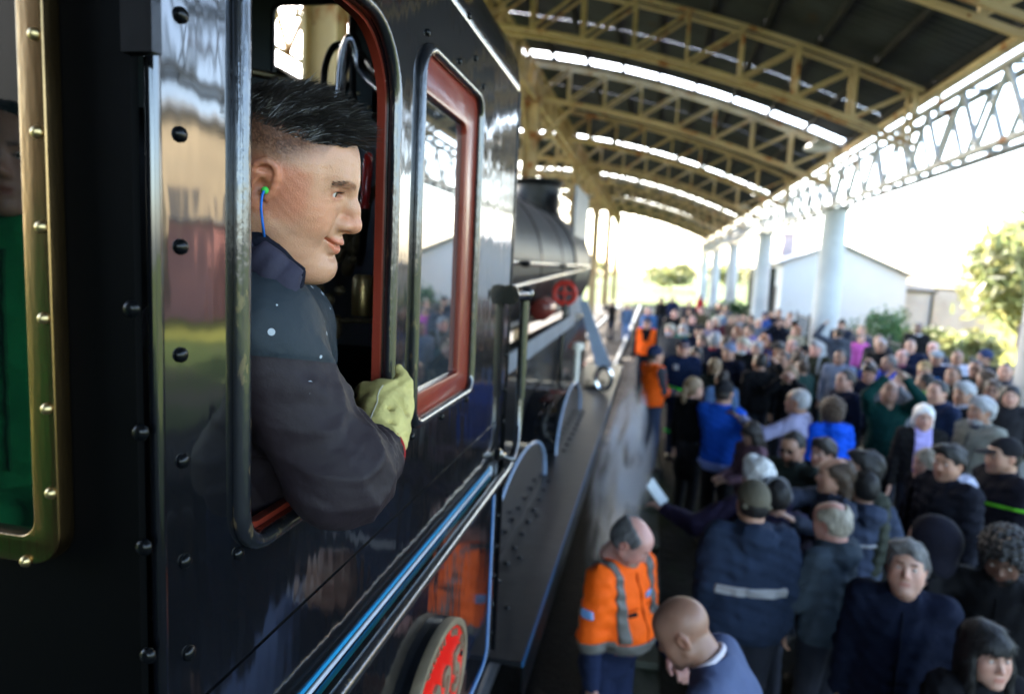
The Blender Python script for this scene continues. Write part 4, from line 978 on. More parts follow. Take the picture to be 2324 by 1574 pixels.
# ================================================================== the crowd on the platform
_cache = {}
_placed = []
def meshes_for(dist, sk, jk, hk):
    h = .0062 if dist < 4.2 else .0085 if dist < 8 else .013
    key = (h, repr(sorted(sk.items())), repr(sorted(jk.items())), repr(sorted(hk.items())))
    if key not in _cache:
        S = skeleton(**sk); F = jacket_field(S, h*1.2, **jk)
        _cache[key] = (S, dict(body=body_mesh('person', S, h, **hk), jacket=F.mesh('jacket', .08), trousers=trousers_mesh('trousers', S, max(.012, h*1.3))), F)
    return _cache[key]
def person(D, label, H=1.70, yaw=100, pose='down', hair=('short', 'dark'), top=(.02, .022, .03), skin='mid', legs=(.018, .02, .028), ex=(), sex='m', lean=0, hy=0, hp=0, build=1.0, puff=0.0, hood=False, L=None, R=None, beard=0.0, quilt=False, hem=.86, fixed=False, group='crowd watching on the platform', z0=None, topname=None, wr=.0055, nf=0.0, **hk):
    w = ray(*D); best = None; top = tuple(v*(.42 if max(top) < .2 else .68) for v in top); puff = max(puff, .010)
    for dh in ([0] if fixed else [0, .02, -.02, .04, -.04, .06, -.06, .08, -.08, .10]):
        h_ = H + dh; zb = G if z0 is None else z0
        for _ in range(12):
            t = (zb + h_*.995)/w.z
            if z0 is None: zb = .5*zb + .5*gz(w.y*t)
        q = Vector((w.x*t, w.y*t))
        m_ = min([(q - p).length for p in _placed] + [9])
        if best is None or min(m_, .46) > best[0] + .03: best = (min(m_, .46), h_, q, zb)
    H = best[1]; z0_ = z0; z0 = best[3]; _placed.append(best[2]); dist = best[2].length
    sk = dict(pose=pose, lean=lean, hy=hy, hp_=hp, build=build, sex=sex, L=L, R=R, neckfwd=nf); jk = dict(puff=puff, hood=hood, quilt=quilt, hem=hem, wr=wr)
    hk['beard'] = beard
    S, ms, F = meshes_for(dist, sk, jk, hk)
    ms = dict(ms)
    if topname: ms['topname'] = topname
    p = Person(D, label, H, yaw, skin, hair, top, legs, ex, S, ms, group, z0); p.F = F
    if dist < 8:
        p.eyes(); S_ = S
        if not hood and not topname and jk['hem'] > .6:      # stand-up collar and front zip
            nk = S_['neck'] + S_['RL'] @ np.array((0, -.006, .004)); me = MB().tube([tuple(np.array(nk) + S_['RL'] @ np.array((.074*math.sin(t), -.072*math.cos(t), .018*math.cos(t)))) for t in np.linspace(-2.55, 2.55, 22)], [.008 + .009*math.sin(math.pi*i/21)**.5 for i in range(22)], 8).mesh('collar'); me.polygons.foreach_set('use_smooth', [True]*len(me.polygons))
            p.part('collar', me, fabric(tuple(v*1.25 for v in top)))
            X, Y, Z = F.all(); zm = band_mesh('zip', F, np.maximum(np.maximum(np.abs(X) - .005, .03 - Y), np.maximum(jk['hem'] + .05 - Z, Z - 1.40)))
            if len(zm.polygons): p.part('zip', zm, fabric(tuple(v*.4 for v in top)))
    return p
def phone(p, nme, label, lm, size=(.075, .010, .155), col=(.02, .05, .12), cat='phone'):
    """a phone in somebody's hand stays a thing of its own"""
    o = empty(nme, (0, 0, 0), label, cat); o.matrix_basis = p.mw @ lm
    mb = MB(); a, b, c = (v/2 for v in size); mb.box((-a, -b, -c), (a, b, c)); me = mb.mesh('case'); me.materials.append(fabric(col, .25)); link(bpy.data.objects.new('case', me), o)
    mb = MB(); mb.box((-a*.92, b, -c*.94), (a*.92, b+.001, c*.94)); me = mb.mesh('screen'); me.materials.append(M['glass2']); link(bpy.data.objects.new('screen', me), o)
    return o
NAVY = (.012, .018, .045); BLK = (.010, .010, .012); OLIVE = (.075, .075, .045); ORANGE = (.86, .105, .002)
refl = mat('reflective_tape', (.12, .11, .095), .5, .2, bump=(120, .0005))
refl_w = mat('reflective_tape_pale', (.28, .27, .27), .5, .1)
# ---- railwayman in the orange jacket, close to the platform edge
S = skeleton(lean=7, hy=14, hp_=-30, build=1.12, R=(.27, .10, .86), L=(-.10, .32, 1.02))
Fj = jacket_field(S, .0068, puff=.004, hem=.80, belly=.05)
Fo = jacket_field(S, .0062, puff=.016, hem=1.045, sleeve=.30, belly=.055, wr=.005)
om = dict(body=body_mesh('person', S, .0055, beard=.3, fat=.012), jacket=Fj.mesh('jacket', .08), trousers=trousers_mesh('trousers', S, .012))
wk = Person((1463, 1183), 'balding man with grey beard in bright orange railway jacket looking down beside the engine', 1.74, 236, 'pink', ('fringe', 'salt'), NAVY, NAVY, [('beard', hair_mat('ash'))], S, om, 'railway staff in orange', -3.03); wk.eyes((0, -20)); _placed.append(Vector(wk.mw.translation[:2]))
orange = mat('hivis_orange', ORANGE, .75, var=(6, .10), bump=(30, .006, 4))
wk.part('orange_jacket', Fo.mesh('orange_jacket', .05), orange)
X, Y, Z = Fo.all(); RL = S['RL']; U = S['U']
zb_ = np.array(RL @ np.array((0, 0, 1.0))); c_ = U((0, 0, 1.085)); tz = (X-f32(c_[0]))*f32(zb_[0]) + (Y-f32(c_[1]))*f32(zb_[1]) + (Z-f32(c_[2]))*f32(zb_[2])
body_ = np.abs(X) - .225
wk.part('reflective_band', band_mesh('reflective_band', Fo, np.maximum(np.abs(tz) - .030, body_ + 0*Z)), refl)
for e in (-1, 1):
    wk.part('reflective_band', band_mesh('reflective_band', Fo, np.maximum(np.maximum(np.abs(X - e*(.135 + .25*(1.25-Z)*(Z < 1.25)*0)) - .026, body_ + 0*Z), 1.10 - Z + 0*Y) + 0*Y), refl)
    n = 'R' if e > 0 else 'L'; a_, b_ = S['sh'+n], S['el'+n]; u_ = (S['hd'+n]-b_)/np.linalg.norm(S['hd'+n]-b_); q_ = b_ + u_*.255*.20
    dd = (X-f32(q_[0]))*f32(u_[0]) + (Y-f32(q_[1]))*f32(u_[1]) + (Z-f32(q_[2]))*f32(u_[2]); rad = np.sqrt((X-f32(q_[0]))**2 + (Y-f32(q_[1]))**2 + (Z-f32(q_[2]))**2)
    wk.part('reflective_band', band_mesh('reflective_band', Fo, np.maximum(np.abs(dd) - .026, rad - .13)), refl)
def patch(p, F, c, r, m, name, off=.006):
    X, Y, Z = F.all(); cond = np.maximum(np.maximum(np.abs(X-c[0]) - r[0], np.abs(Y-c[1]) - r[1]), np.abs(Z-c[2]) - r[2])
    return p.part(name, band_mesh(name, F, cond, off, .003), m)
fl = mat('badge_blue', (.16, .30, .55), .7); flw = mat('badge_white', (.6, .6, .6), .7)
mid = (S['shR']*.45 + S['elR']*.55)
patch(wk, Fo, (mid[0]+.06, mid[1], mid[2]), (.09, .038, .024), fl, 'sleeve_flag'); patch(wk, Fo, (mid[0]+.06, mid[1], mid[2]), (.09, .0385, .008), flw, 'flag_stripe', .0075)
patch(wk, Fo, (-.085, .12, 1.30), (.036, .12, .017), fl, 'chest_badge')
for xx in (.075, -.085): patch(wk, Fo, (xx, .14, 1.235), (.030, .12, .009), fabric((.01, .01, .01)), 'pocket_tab'); patch(wk, Fo, (xx, .14, 1.258), (.048, .12, .004), fabric((.55, .07, .004)), 'pocket_flap', .007)
patch(wk, Fo, (0, .15, 1.24), (.004, .12, .19), fabric((.45, .05, .003)), 'zip_placket', .005)
# ---- the others: D = pixel of the crown in the photograph, height sets the depth
bald = person((1514, 1352), 'bald man in blue sweater over white collar bending his head beside the orange jacket', 1.70, 78, lean=26, hp=-22, hair=None, skin='tan', top=(.10, .13, .24), build=1.34, z0=-2.80, fixed=True, R=(.15, .42, 1.0), L=(-.18, .42, .95), wr=.002, topname='sweater', nf=.03)
S = bald.S; nk = S['neck'] + np.array((0, .0, .012))
rc = MB().tube([tuple(np.array(nk) + S['RL'] @ np.array((.066*math.cos(t), .064*math.sin(t), .012 - .018*math.sin(t)))) for t in np.linspace(0, 2*math.pi, 28, endpoint=False)], .012, 8, closed=True).mesh('shirt_collar')
rc.polygons.foreach_set('use_smooth', [True]*len(rc.polygons)); bald.part('shirt_collar', rc, fabric((.55, .52, .58)))
capm = person((1714, 1090), 'man seen from behind in olive cap and navy jacket with a pale reflective stripe', 1.76, 8, hair=('crop', 'black'), top=(.035, .055, .105), ex=[('capback', (.085, .075, .055))], hood=True, build=1.4, puff=.018, z0=-2.93, fixed=True, hem=.80)
X, Y, Z = capm.F.all(); capm.part('reflective_stripe', band_mesh('reflective_stripe', capm.F, np.maximum(np.maximum(np.abs(Z-1.13) - .026, Y + .0), np.abs(X) - .20)), refl_w)
whm_ = person((1725, 1040), 'white haired man in purple jacket just ahead of the olive cap, lifting a tablet', 1.72, 30, hair=('thick', 'white'), top=(.055, .04, .085), puff=.02, build=1.1, L=(-.52, .30, 1.30), R=(.2, .25, 1.0), fixed=True, skin='pink')
phone(whm_, 'tablet', 'pale tablet held up at arm length by the white haired man', Matrix.Translation((-.56, .36, 1.40)) @ Euler((R_(-30), R_(-25), R_(35))).to_matrix().to_4x4(), (.10, .012, .20), (.45, .47, .46), 'tablet')
person((1764, 1083), 'person in purple anorak with dark hair and grey headphones beside the white haired man', 1.66, 20, hair=('short', 'black'), top=(.06, .05, .11), ex=[('headphones', (.12, .12, .13))], puff=.02, fixed=True)
lh = person((1903, 1035), 'balding man with long grey brown hair pointing his arm towards the engine', 1.74, 96, 'down', ('longfringe', 'brown'), (.07, .085, .13), 'mid', R=(-.10, .50, 1.42), L=(-.42, .38, 1.40), fixed=True, hy=-6, build=1.06)
bf_ = person((1889, 1133), 'bald man with short white fringe in grey blue hooded jacket facing away', 1.70, 48, hair=('fringe', 'ash'), top=(.085, .115, .15), hood=True, build=1.12, skin='pink', hp=-8, fixed=True, R=(.22, .30, 1.05), L=(-.2, .3, 1.05))
bh_ = person((1967, 1066), 'black haired youth from behind in slate blue hoodie with a white chest stripe', 1.66, 20, hair=('short', 'black'), top=(.075, .10, .17), hood=True, R=(.30, .22, 1.08), fixed=True)
X, Y, Z = bh_.F.all(); bh_.part('white_stripe', band_mesh('white_stripe', bh_.F, np.maximum(np.maximum(np.abs(Z-1.22) - .010, Y), np.abs(X-.02) - .12)), refl_w)
person((1971, 1022), 'dark haired man with bare ear in grey green quilted coat facing the engine', 1.74, 98, hair=('swept', 'black'), top=(.075, .085, .065), quilt=True, puff=.022, skin='tan', fixed=True)
person((1873, 994), 'brown haired boy looking left just behind the long haired pointing man', 1.58, 128, hair=('thick', 'dark'), top=NAVY, skin='fair')
person((1801, 978), 'bearded man in dark glasses and green hood beside the pointing fist', 1.70, 140, hair=('short', 'black'), top=(.05, .065, .055), ex=[('beard', hair_mat('black')), ('shades', (.01, .01, .01))], skin='mid', hp=-10)
h12 = person((2163, 1008), 'dark haired man with pale grey hood over black padded coat looking left', 1.76, 112, hair=('swept', 'black'), top=(.016, .018, .03), puff=.02, quilt=True, skin='mid', beard=.5, fixed=True, hy=12)
hf = Field((-.2, -.25, 1.25), (.2, .2, 1.6), .008); hf.ell((0, -.07, 1.47), (.12, .10, .055), k=0); hf.ell((0, -.13, 1.43), (.10, .065, .07), k=.03); hf.ell((0, .02, 1.52), (.07, .07, .06), k=.01, op='sub'); wrinkle(hf, .005)
h12.part('grey_hood', hf.mesh('grey_hood', .0), fabric((.30, .31, .40)))
person((2110, 1018), 'ash blond woman half hidden in front of the lavender shirt', 1.62, 105, hair=('bob', 'ash'), top=BLK, sex='f', skin='fair')
bc = person((2287, 992), 'man in black baseball cap with a thin green stripe across his dark jacket', 1.80, 100, hair=('crop', 'black'), top=(.014, .014, .024), ex=[('cap', BLK)], skin='mid', build=1.15, puff=.02, fixed=True, beard=.6)
X, Y, Z = bc.F.all(); bc.part('green_stripe', band_mesh('green_stripe', bc.F, np.abs(Z-1.26+.1*X) - .010 + 0*Y), fabric((.10, .42, .02)))
person((2120, 1176), 'person in close fitting black beanie seen from behind at the right', 1.70, 62, hair=None, top=BLK, ex=[('hood', (.008, .008, .014))], fixed=True)
gm = person((2066, 1224), 'grey haired man in navy jacket looking up towards the camera', 1.74, 163, hair=('swept', 'salt'), top=(.012, .018, .045), skin='fair', hp=14, hy=-4, hem=.82, puff=.012, build=1.16, fixed=True, fat=.008)
person((2283, 1212), 'curly haired man in black scarf looking down at the right edge', 1.74, 150, hair=('curly', 'black'), top=BLK, ex=[('scarf', BLK), ('beard', hair_mat('black'))], skin='brown', hp=-22, R=(.35, .30, 1.42), fixed=True, puff=.01)
person((2238, 1410), 'young woman with straight black fringe at the bottom right corner', 1.62, 190, hair=('bangs', 'black'), top=(.012, .012, .016), sex='f', skin='fair', hp=4, fixed=True, puff=.01)
bj = person((1644, 862), 'man in bright blue jacket and black cap standing with his back turned', 1.74, -32, 'front', hair=('crop', 'dark'), top=(.012, .10, .62), ex=[('cap', BLK)], build=1.08, puff=.012, hem=.82, legs=BLK, fixed=True)
X, Y, Z = bj.F.all(); bj.part('pale_hem', band_mesh('pale_hem', bj.F, np.maximum(np.maximum(.805 - Z, Z - .905), np.abs(X) - .22) + 0*Y), fabric((.20, .26, .55)))
person((1574, 853), 'blond woman with low ponytail in long black coat left of the bright blue jacket', 1.66, -50, hair=('ponytail', 'sandy'), top=BLK, sex='f', hem=.55, skin='fair', legs=BLK, fixed=True)
nv = person((1552, 767), 'burly man in navy overalls and navy cap with a round pale chest badge', 1.80, 186, hair=('crop', 'grey'), top=(.012, .025, .075), ex=[('cap', NAVY)], build=1.2, legs=(.010, .016, .045), hem=.78, puff=.015, skin='fair', fixed=True)
patch(nv, nv.F, (.10, .12, 1.33), (.035, .2, .035), refl_w, 'chest_badge')
for e in (-.1, .1): 
    gt = MB().tube([(e + .07*math.cos(t), .005 + .07*math.sin(t), .40) for t in np.linspace(0, 6.283, 16, endpoint=False)], .022, 8, closed=True).mesh('green_band'); nv.part('green_band', gt, fabric((.02, .45, .08)))
def vest(p, jk, m):
    F = jacket_field(p.S, .009, **jk); X, Y, Z = F.all(); F.a[:] = np.maximum(F.a, np.maximum(np.abs(X) - .205, Y - .165)); F.a[:] = np.maximum(F.a, np.where((Y > .02) & (Z > 1.22), .045 + .25*(Z-1.22) - np.abs(X), -1))
    o = p.part('hi_vis_vest', F.mesh('hi_vis_vest', .0), m)
v2 = person((1487, 783), 'railway worker in orange vest and grey sleeves standing in the drifting steam', 1.76, -58, 'front', hair=('crop', 'black'), top=(.085, .085, .10), ex=[('cap', NAVY)], legs=(.035, .05, .09), fixed=True, group='railway staff in orange')
vest(v2, dict(puff=.014, hem=.88), orange)
v1 = person((1469, 719), 'railway worker in orange vest facing the camera farthest along the platform edge', 1.76, 178, 'down', hair=('crop', 'black'), top=BLK, ex=[('cap', NAVY)], fixed=True, group='railway staff in orange', skin='mid')
vest(v1, dict(puff=.014, hem=.88), orange)
phone(v2, 'green_folder', 'bright green folder in the hands of the worker in the steam', Matrix.Translation((-.02, .38, 1.14)) @ Euler((R_(70), 0, 0)).to_matrix().to_4x4(), (.22, .015, .12), (.06, .75, .05), 'folder')
lav = person((1816, 880), 'grey haired man in pale lavender shirt holding a phone out in front', 1.74, 62, hair=('crop', 'grey'), top=(.32, .31, .46), skin='tan', L=(-.34, .42, 1.40), build=1.1, fixed=True, wr=.005)
phone(lav, 'phone', 'grey blue phone held upright by the man in the lavender shirt', Matrix.Translation((-.36, .50, 1.53)) @ Euler((R_(-15), R_(-12), R_(20))).to_matrix().to_4x4(), (.085, .010, .17), (.05, .10, .15))
person((1698, 958), 'girl with long dark hair in dusty pink top right of the bright blue jacket', 1.46, 118, 'front', ('long', 'dark'), (.22, .12, .15), 'mid', sex='f', hp=-25)
person((1602, 888), 'small child in a round white hat between the ponytail and the blue jacket', 1.16, 150, 'front', ('short', 'brown'), (.05, .06, .09), 'fair', ex=[('beanie', (.62, .60, .56))])
cu_ = person((1891, 905), 'curly brown haired woman in vivid blue anorak right of the lavender shirt', 1.66, 20, hair=('curly', 'brown'), top=(.006, .09, .68), sex='f', puff=.018, hood=True, fixed=True)
ld = person((2099, 917), 'white blond woman in dark open cardigan over lavender shirt', 1.64, 172, hair=('bob', 'white'), top=(.022, .021, .022), skin='fair', sex='f', build=1.15, puff=.012, fixed=True)
X, Y, Z = ld.F.all(); ld.part('lavender_shirt', band_mesh('lavender_shirt', ld.F, np.maximum(np.maximum(np.abs(X) - .075, .02 - Y), .86 - Z)), fabric((.36, .32, .62)))
gs = person((2233, 900), 'grey haired bearded man in pale stone coat with dark scarf', 1.76, 112, hair=('thick', 'grey'), top=(.22, .22, .19), ex=[('scarf', (.012, .014, .035)), ('beard', hair_mat('grey'))], skin='tan', puff=.015, build=1.1, fixed=True)
dj = person((2133, 862), 'pale young man in dark blue jacket turned left ahead of the stone coat', 1.74, 120, hair=('short', 'black'), top=(.02, .035, .09), skin='fair', puff=.012, fixed=True, hood=True)
person((2192, 866), 'grey haired man with a pale scarf between the dark blue jacket and the stone coat', 1.70, 120, hair=('thick', 'grey'), top=(.012, .014, .02), skin='tan', ex=[('scarf', (.25, .25, .3))])
gt_ = person((2017, 864), 'person in dark green sweater with both arms lifted, head tipped back', 1.70, 175, 'photohi', ('crop', 'sandy'), (.004, .055, .05), 'tan', hp=22)
phone(gt_, 'cloth_bag', 'cream cloth shoulder bag beside the green sweater', Matrix.Translation((-.30, .12, 1.02)), (.20, .10, .22), (.42, .40, .36), 'bag')
person((1923, 838), 'dark haired man in navy jacket shown in profile looking left', 1.72, 112, hair=('short', 'dark'), top=(.012, .018, .05), skin='fair')
person((1974, 824), 'dark haired youth in navy pullover and blue collar looking down', 1.68, 158, hair=('thick', 'dark'), top=NAVY, skin='fair', hp=-18)
ol = person((1853, 772), 'grey haired man in olive jacket with two pale backpack straps', 1.76, 150, hair=('swept', 'grey'), top=(.085, .085, .05), skin='pink', puff=.015, build=1.1, fixed=True)
X, Y, Z = ol.F.all()
for e in (-1, 1): ol.part('strap', band_mesh('strap', ol.F, np.maximum(np.maximum(np.abs(X-e*.095) - .018, .0 - Y), 1.2 - Z)), fabric((.3, .3, .3)))
gr = person((1905, 741), 'man in grey hooded top raising his left arm beside the near column', 1.78, 10, 'raiseL', ('crop', 'dark'), (.10, .115, .15), 'tan', build=1.15, hood=True, fixed=True)
person((1911, 724), 'person in black cap standing beyond the raised grey arm', 1.78, 150, hair=('crop', 'black'), top=(.03, .04, .07), ex=[('cap', BLK)])
person((1957, 737), 'blond woman behind the child in pink', 1.72, 150, hair=('bob', 'sandy'), top=(.10, .11, .14), sex='f', skin='fair')
pk = person((1954, 757), 'black haired child on raised ground wearing a magenta padded jacket', 1.52, 200, hair=('short', 'black'), top=(.50, .09, .32), puff=.02, skin='fair')
person((1908, 792), 'black haired man in pale blue collar below the raised grey arm', 1.66, 150, hair=('short', 'black'), top=(.25, .30, .42), skin='tan')
person((2001, 767), 'grey haired man in black jacket in front of the round green bush', 1.74, 150, hair=('short', 'grey'), top=BLK, skin='tan')
person((1996, 758), 'brown haired person half hidden behind the grey man by the bush', 1.74, 160, hair=('short', 'brown'), top=(.05, .05, .06))
person((2021, 805), 'grey haired person in royal blue collar with hands lifted to a camera', 1.68, 100, 'photo', ('short', 'salt'), (.03, .07, .45), 'tan')
person((2049, 791), 'bald pink faced man in maroon scarf and navy coat', 1.70, 140, hair=('fringe', 'salt'), top=NAVY, ex=[('scarf', (.20, .06, .10))], skin='pink')
person((2049, 846), 'sandy haired person with bent pale forearms behind the green sweater', 1.62, 140, 'photo', ('bob', 'sandy'), (.20, .20, .22), 'fair', sex='f')
a9 = person((2068, 768), 'tall man in navy sweatshirt with a neon green armband', 1.78, 160, hair=('short', 'black'), top=(.010, .018, .055), skin='fair', fixed=True)
gt2 = MB().tube([tuple(np.array(a9.S['elL'])*.5 + np.array(a9.S['shL'])*.5 + np.array((.075*math.cos(t), .075*math.sin(t), 0))) for t in np.linspace(0, 6.283, 14, endpoint=False)], .022, 8, closed=True).mesh('armband'); a9.part('armband', gt2, fabric((.03, .75, .06)))
person((2085, 731), 'dark skinned man in black jacket and white collar standing tall by the hedge', 1.86, 165, hair=('crop', 'black'), top=BLK, skin='brown', build=1.1, ex=[('scarf', (.35, .34, .36))])
person((2119, 774), 'bald man with reddish face behind the grey flat cap', 1.74, 150, hair=('fringe', 'grey'), top=(.07, .08, .12), skin='pink')
fc = person((2127, 793), 'man in pale grey flat cap with a bright blue phone at his chest', 1.72, 165, 'front', ('crop', 'grey'), NAVY, 'tan', ex=[('flatcap', (.20, .23, .26))])
phone(fc, 'phone', 'bright blue phone held by the man in the flat cap', Matrix.Translation((0, .34, 1.22)), (.10, .012, .19), (.01, .28, .85))  # phone case in plain bright blue, no emission
person((2174, 793), 'man in white shirt with short hair facing the camera near the fence', 1.74, 170, hair=('crop', 'brown'), top=(.50, .52, .62), skin='tan', build=1.15, topname='shirt')
person((2238, 793), 'person in navy knitted beanie and black coat turned left', 1.74, 100, hair=('short', 'dark'), top=BLK, ex=[('beanie', (.022, .032, .075))], skin='tan')
person((2217, 816), 'dark haired man in sunglasses and bottle green jacket', 1.72, 148, hair=('short', 'black'), top=(.012, .05, .055), ex=[('shades', (.01, .01, .01))], skin='tan')
person((2167, 828), 'tanned man with cropped dark hair and black collar below the white shirt', 1.72, 130, hair=('crop', 'dark'), top=BLK, skin='tan')
person((2100, 818), 'person in khaki cap with a pale badge', 1.68, 150, hair=('crop', 'brown'), top=(.04, .04, .05), ex=[('cap', (.22, .16, .08))])
person((2103, 845), 'black haired person with a lime green sleeve behind the pale young man', 1.64, 60, hair=('short', 'black'), top=(.12, .22, .03), skin='tan')
person((2241, 838), 'woman with long brown hair looking left beside the green jacket', 1.64, 80, hair=('long', 'brown'), top=(.025, .02, .02), sex='f')
person((2256, 861), 'brown haired woman in big sunglasses and maroon top', 1.64, 150, hair=('bob', 'brown'), top=(.06, .012, .02), ex=[('shades', (.01, .01, .01))], sex='f', skin='tan')
person((2297, 873), 'pale woman with straight black hair near the right edge', 1.64, 158, hair=('bob', 'black'), top=(.03, .03, .035), sex='f', skin='fair')
person((2284, 822), 'dark haired man in slate jacket above the black haired woman', 1.74, 150, hair=('short', 'dark'), top=(.07, .08, .12), skin='fair')
person((2318, 821), 'person in black cap cut by the right edge holding a blue phone', 1.74, 150, 'photo', ('crop', 'black'), (.06, .06, .09), ex=[('cap', BLK)])
person((2330, 718), 'tall person in mauve grey coat cut off by the right edge', 1.86, 100, hair=('short', 'dark'), top=(.11, .095, .11), build=1.2, puff=.03, fixed=True)
# middle of the crowd
person((1657, 778), 'man in grey blue knitted cap and dark blue sweater turned left', 1.74, 140, hair=('crop', 'dark'), top=(.014, .018, .04), ex=[('beanie', (.12, .15, .24))], skin='mid', fixed=True)
person((1688, 765), 'man with full white beard and thick pale hair', 1.76, 150, hair=('thick', 'ash'), top=BLK, ex=[('beard', hair_mat('white'))], skin='pink')
person((1718, 773), 'grey haired woman in pinkish scarf beside the white beard', 1.68, 160, hair=('bob', 'grey'), top=(.05, .045, .05), sex='f', ex=[('scarf', (.22, .14, .15))], skin='fair')
person((1727, 800), 'person with cropped black hair and bare neck in a black coat', 1.70, 20, hair=('crop', 'black'), top=BLK, skin='tan')
person((1675, 741), 'auburn haired woman turned to the side beyond the grey blue cap', 1.70, 120, hair=('bob', 'auburn'), top=(.03, .03, .10), sex='f', skin='tan')
ph = person((1780, 797), 'black haired person with bare forearms lifting a bright blue phone', 1.70, 140, 'photo', ('short', 'black'), BLK, 'tan')
phone(ph, 'phone', 'bright blue phone lifted high in the middle of the crowd', Matrix.Translation((.06, .36, 1.64)), (.10, .012, .20), (.02, .16, .42))
person((1796, 829), 'girl with long light brown hair behind the lavender shirt', 1.56, 160, 'photo', ('long', 'sandy'), BLK, 'fair', sex='f')
person((1768, 776), 'dark haired man bowing his head beyond the blue phone', 1.70, 160, hair=('swept', 'black'), top=(.04, .04, .05), hp=-20)
person((1734, 759), 'ginger haired woman in plum coat', 1.68, 150, hair=('bob', 'auburn'), top=(.10, .012, .07), sex='f', skin='fair')
person((1703, 738), 'brown haired person in lilac hood and red scarf', 1.70, 110, hair=('short', 'brown'), top=(.15, .12, .28), hood=True, ex=[('scarf', (.25, .02, .03))])
person((1705, 714), 'person with a brown bob in the far row left of the blue jackets', 1.70, 160, hair=('bob', 'brown'), top=(.12, .12, .13), sex='f')
person((1722, 721), 'light skinned man with pale hair in front of the second column', 1.70, 170, hair=('crop', 'ash'), top=(.15, .17, .22), skin='fair')
person((1736, 707), 'person with dark cap in mid blue jacket beside the second column', 1.72, 160, hair=('crop', 'black'), top=(.05, .10, .32), ex=[('cap', NAVY)])
person((1753, 705), 'dark haired person in bright blue jacket second from the column', 1.72, 160, hair=('short', 'black'), top=(.03, .08, .40))
person((1768, 700), 'tall person in charcoal jacket behind the pair in blue', 1.84, 160, hair=('short', 'dark'), top=(.03, .03, .05), fixed=True)
person((1794, 706), 'slim young man in black against the white wall', 1.80, 140, hair=('short', 'dark'), top=BLK, build=.9)
person((1775, 723), 'man in black lifting a camera to his face before the white wall', 1.72, 150, 'photo', ('crop', 'dark'), (.012, .015, .03), 'tan')
person((1789, 721), 'man in sage green shirt beside the photographer', 1.70, 170, hair=('crop', 'brown'), top=(.12, .18, .13), skin='fair')
person((1808, 738), 'ginger haired woman in beige jacket at the foot of the white wall', 1.66, 120, hair=('bob', 'auburn'), top=(.30, .26, .19), sex='f', skin='fair')
person((1800, 769), 'bald man with a red face left of the olive jacket', 1.66, 130, hair=('fringe', 'salt'), top=(.12, .11, .13), skin='pink')
person((1674, 712), 'person with chestnut hair and white top in the far row', 1.66, 170, hair=('bob', 'brown'), top=(.30, .30, .32), sex='f')
person((1687, 713), 'person with ginger crop and grey top in the far row', 1.66, 170, hair=('short', 'auburn'), top=(.10, .08, .08))
person((1641, 704), 'person wearing a pale blue face mask', 1.68, 170, hair=('short', 'brown'), top=(.12, .16, .24), ex=[('mask', (.20, .48, .60))])
person((1633, 687), 'person in dark coat standing beyond the blue face mask', 1.72, 120, hair=('short', 'black'), top=(.012, .016, .03))
person((1661, 716), 'golden haired woman with a white badge', 1.66, 170, hair=('long', 'sandy'), top=(.12, .08, .06), sex='f')
person((1822, 816), 'person in sea green backpack straps and maroon sleeve', 1.62, 40, hair=('short', 'brown'), top=(.03, .085, .07), puff=.02)
person((1812, 796), 'person with chestnut brown hair from behind left of the olive jacket', 1.66, 30, hair=('bob', 'brown'), top=(.05, .05, .06), sex='f')
person((1827, 782), 'person in black cap holding something lime yellow', 1.66, 100, hair=('crop', 'black'), top=(.30, .34, .04), ex=[('cap', BLK)])
person((1647, 760), 'brown haired person from behind between the two grey heads', 1.68, 20, hair=('short', 'brown'), top=(.02, .04, .22))
person((1623, 755), 'grey haired man in navy coat with red collar seen from behind', 1.74, -20, hair=('thick', 'grey'), top=(.018, .025, .06), ex=[('scarf', (.22, .02, .03))])
person((1581, 786), 'dark haired woman in black beside the navy overalls', 1.68, 165, hair=('long', 'black'), top=BLK, sex='f', skin='mid')
person((1623, 813), 'woman with light brown bob and dark green hood seen from behind', 1.60, 10, hair=('bob', 'sandy'), top=(.02, .026, .02), sex='f', hood=True)
person((1640, 838), 'person in denim blue jacket just above the black cap', 1.50, 20, hair=('short', 'dark'), top=(.10, .17, .32))
person((1595, 758), 'brown haired person with a bright green scarf', 1.66, 150, hair=('bob', 'brown'), top=(.02, .05, .12), sex='f', ex=[('scarf', (.02, .30, .12))])
person((1559, 756), 'small blond child in red behind the navy cap', 1.44, 160, hair=('bob', 'blond'), top=(.42, .02, .03), skin='fair')
person((1522, 735), 'white haired man in pale blue mask and grey coat', 1.70, 150, hair=('thick', 'ash'), top=(.10, .10, .105), ex=[('mask', (.35, .42, .50))], skin='pink')
person((1551, 735), 'grey haired woman in white mask and green coat', 1.66, 170, hair=('bob', 'grey'), top=(.05, .22, .15), sex='f', ex=[('mask', (.45, .48, .50))])
person((1588, 735), 'man in black beret and navy coat', 1.70, 160, hair=('short', 'black'), top=NAVY, ex=[('flatcap', BLK)])
person((1612, 725), 'pale faced person in lilac top beside the blond woman', 1.66, 170, hair=('short', 'brown'), top=(.20, .17, .24), skin='fair')
person((1626, 716), 'woman with long pale blond hair', 1.68, 165, hair=('long', 'ash'), top=(.14, .03, .04), sex='f', skin='fair')
person((1473, 695), 'grey haired man in sky blue jacket behind the far orange vest', 1.74, 150, hair=('crop', 'grey'), top=(.05, .14, .34), skin='pink')
person((1501, 675), 'brown haired woman in long black coat alone at the far end of the platform edge', 1.70, 150, hair=('bob', 'brown'), top=BLK, sex='f', hem=.55)
person((1526, 671), 'man in dark blue jacket right of the long black coat', 1.76, 170, hair=('short', 'black'), top=(.02, .03, .09))
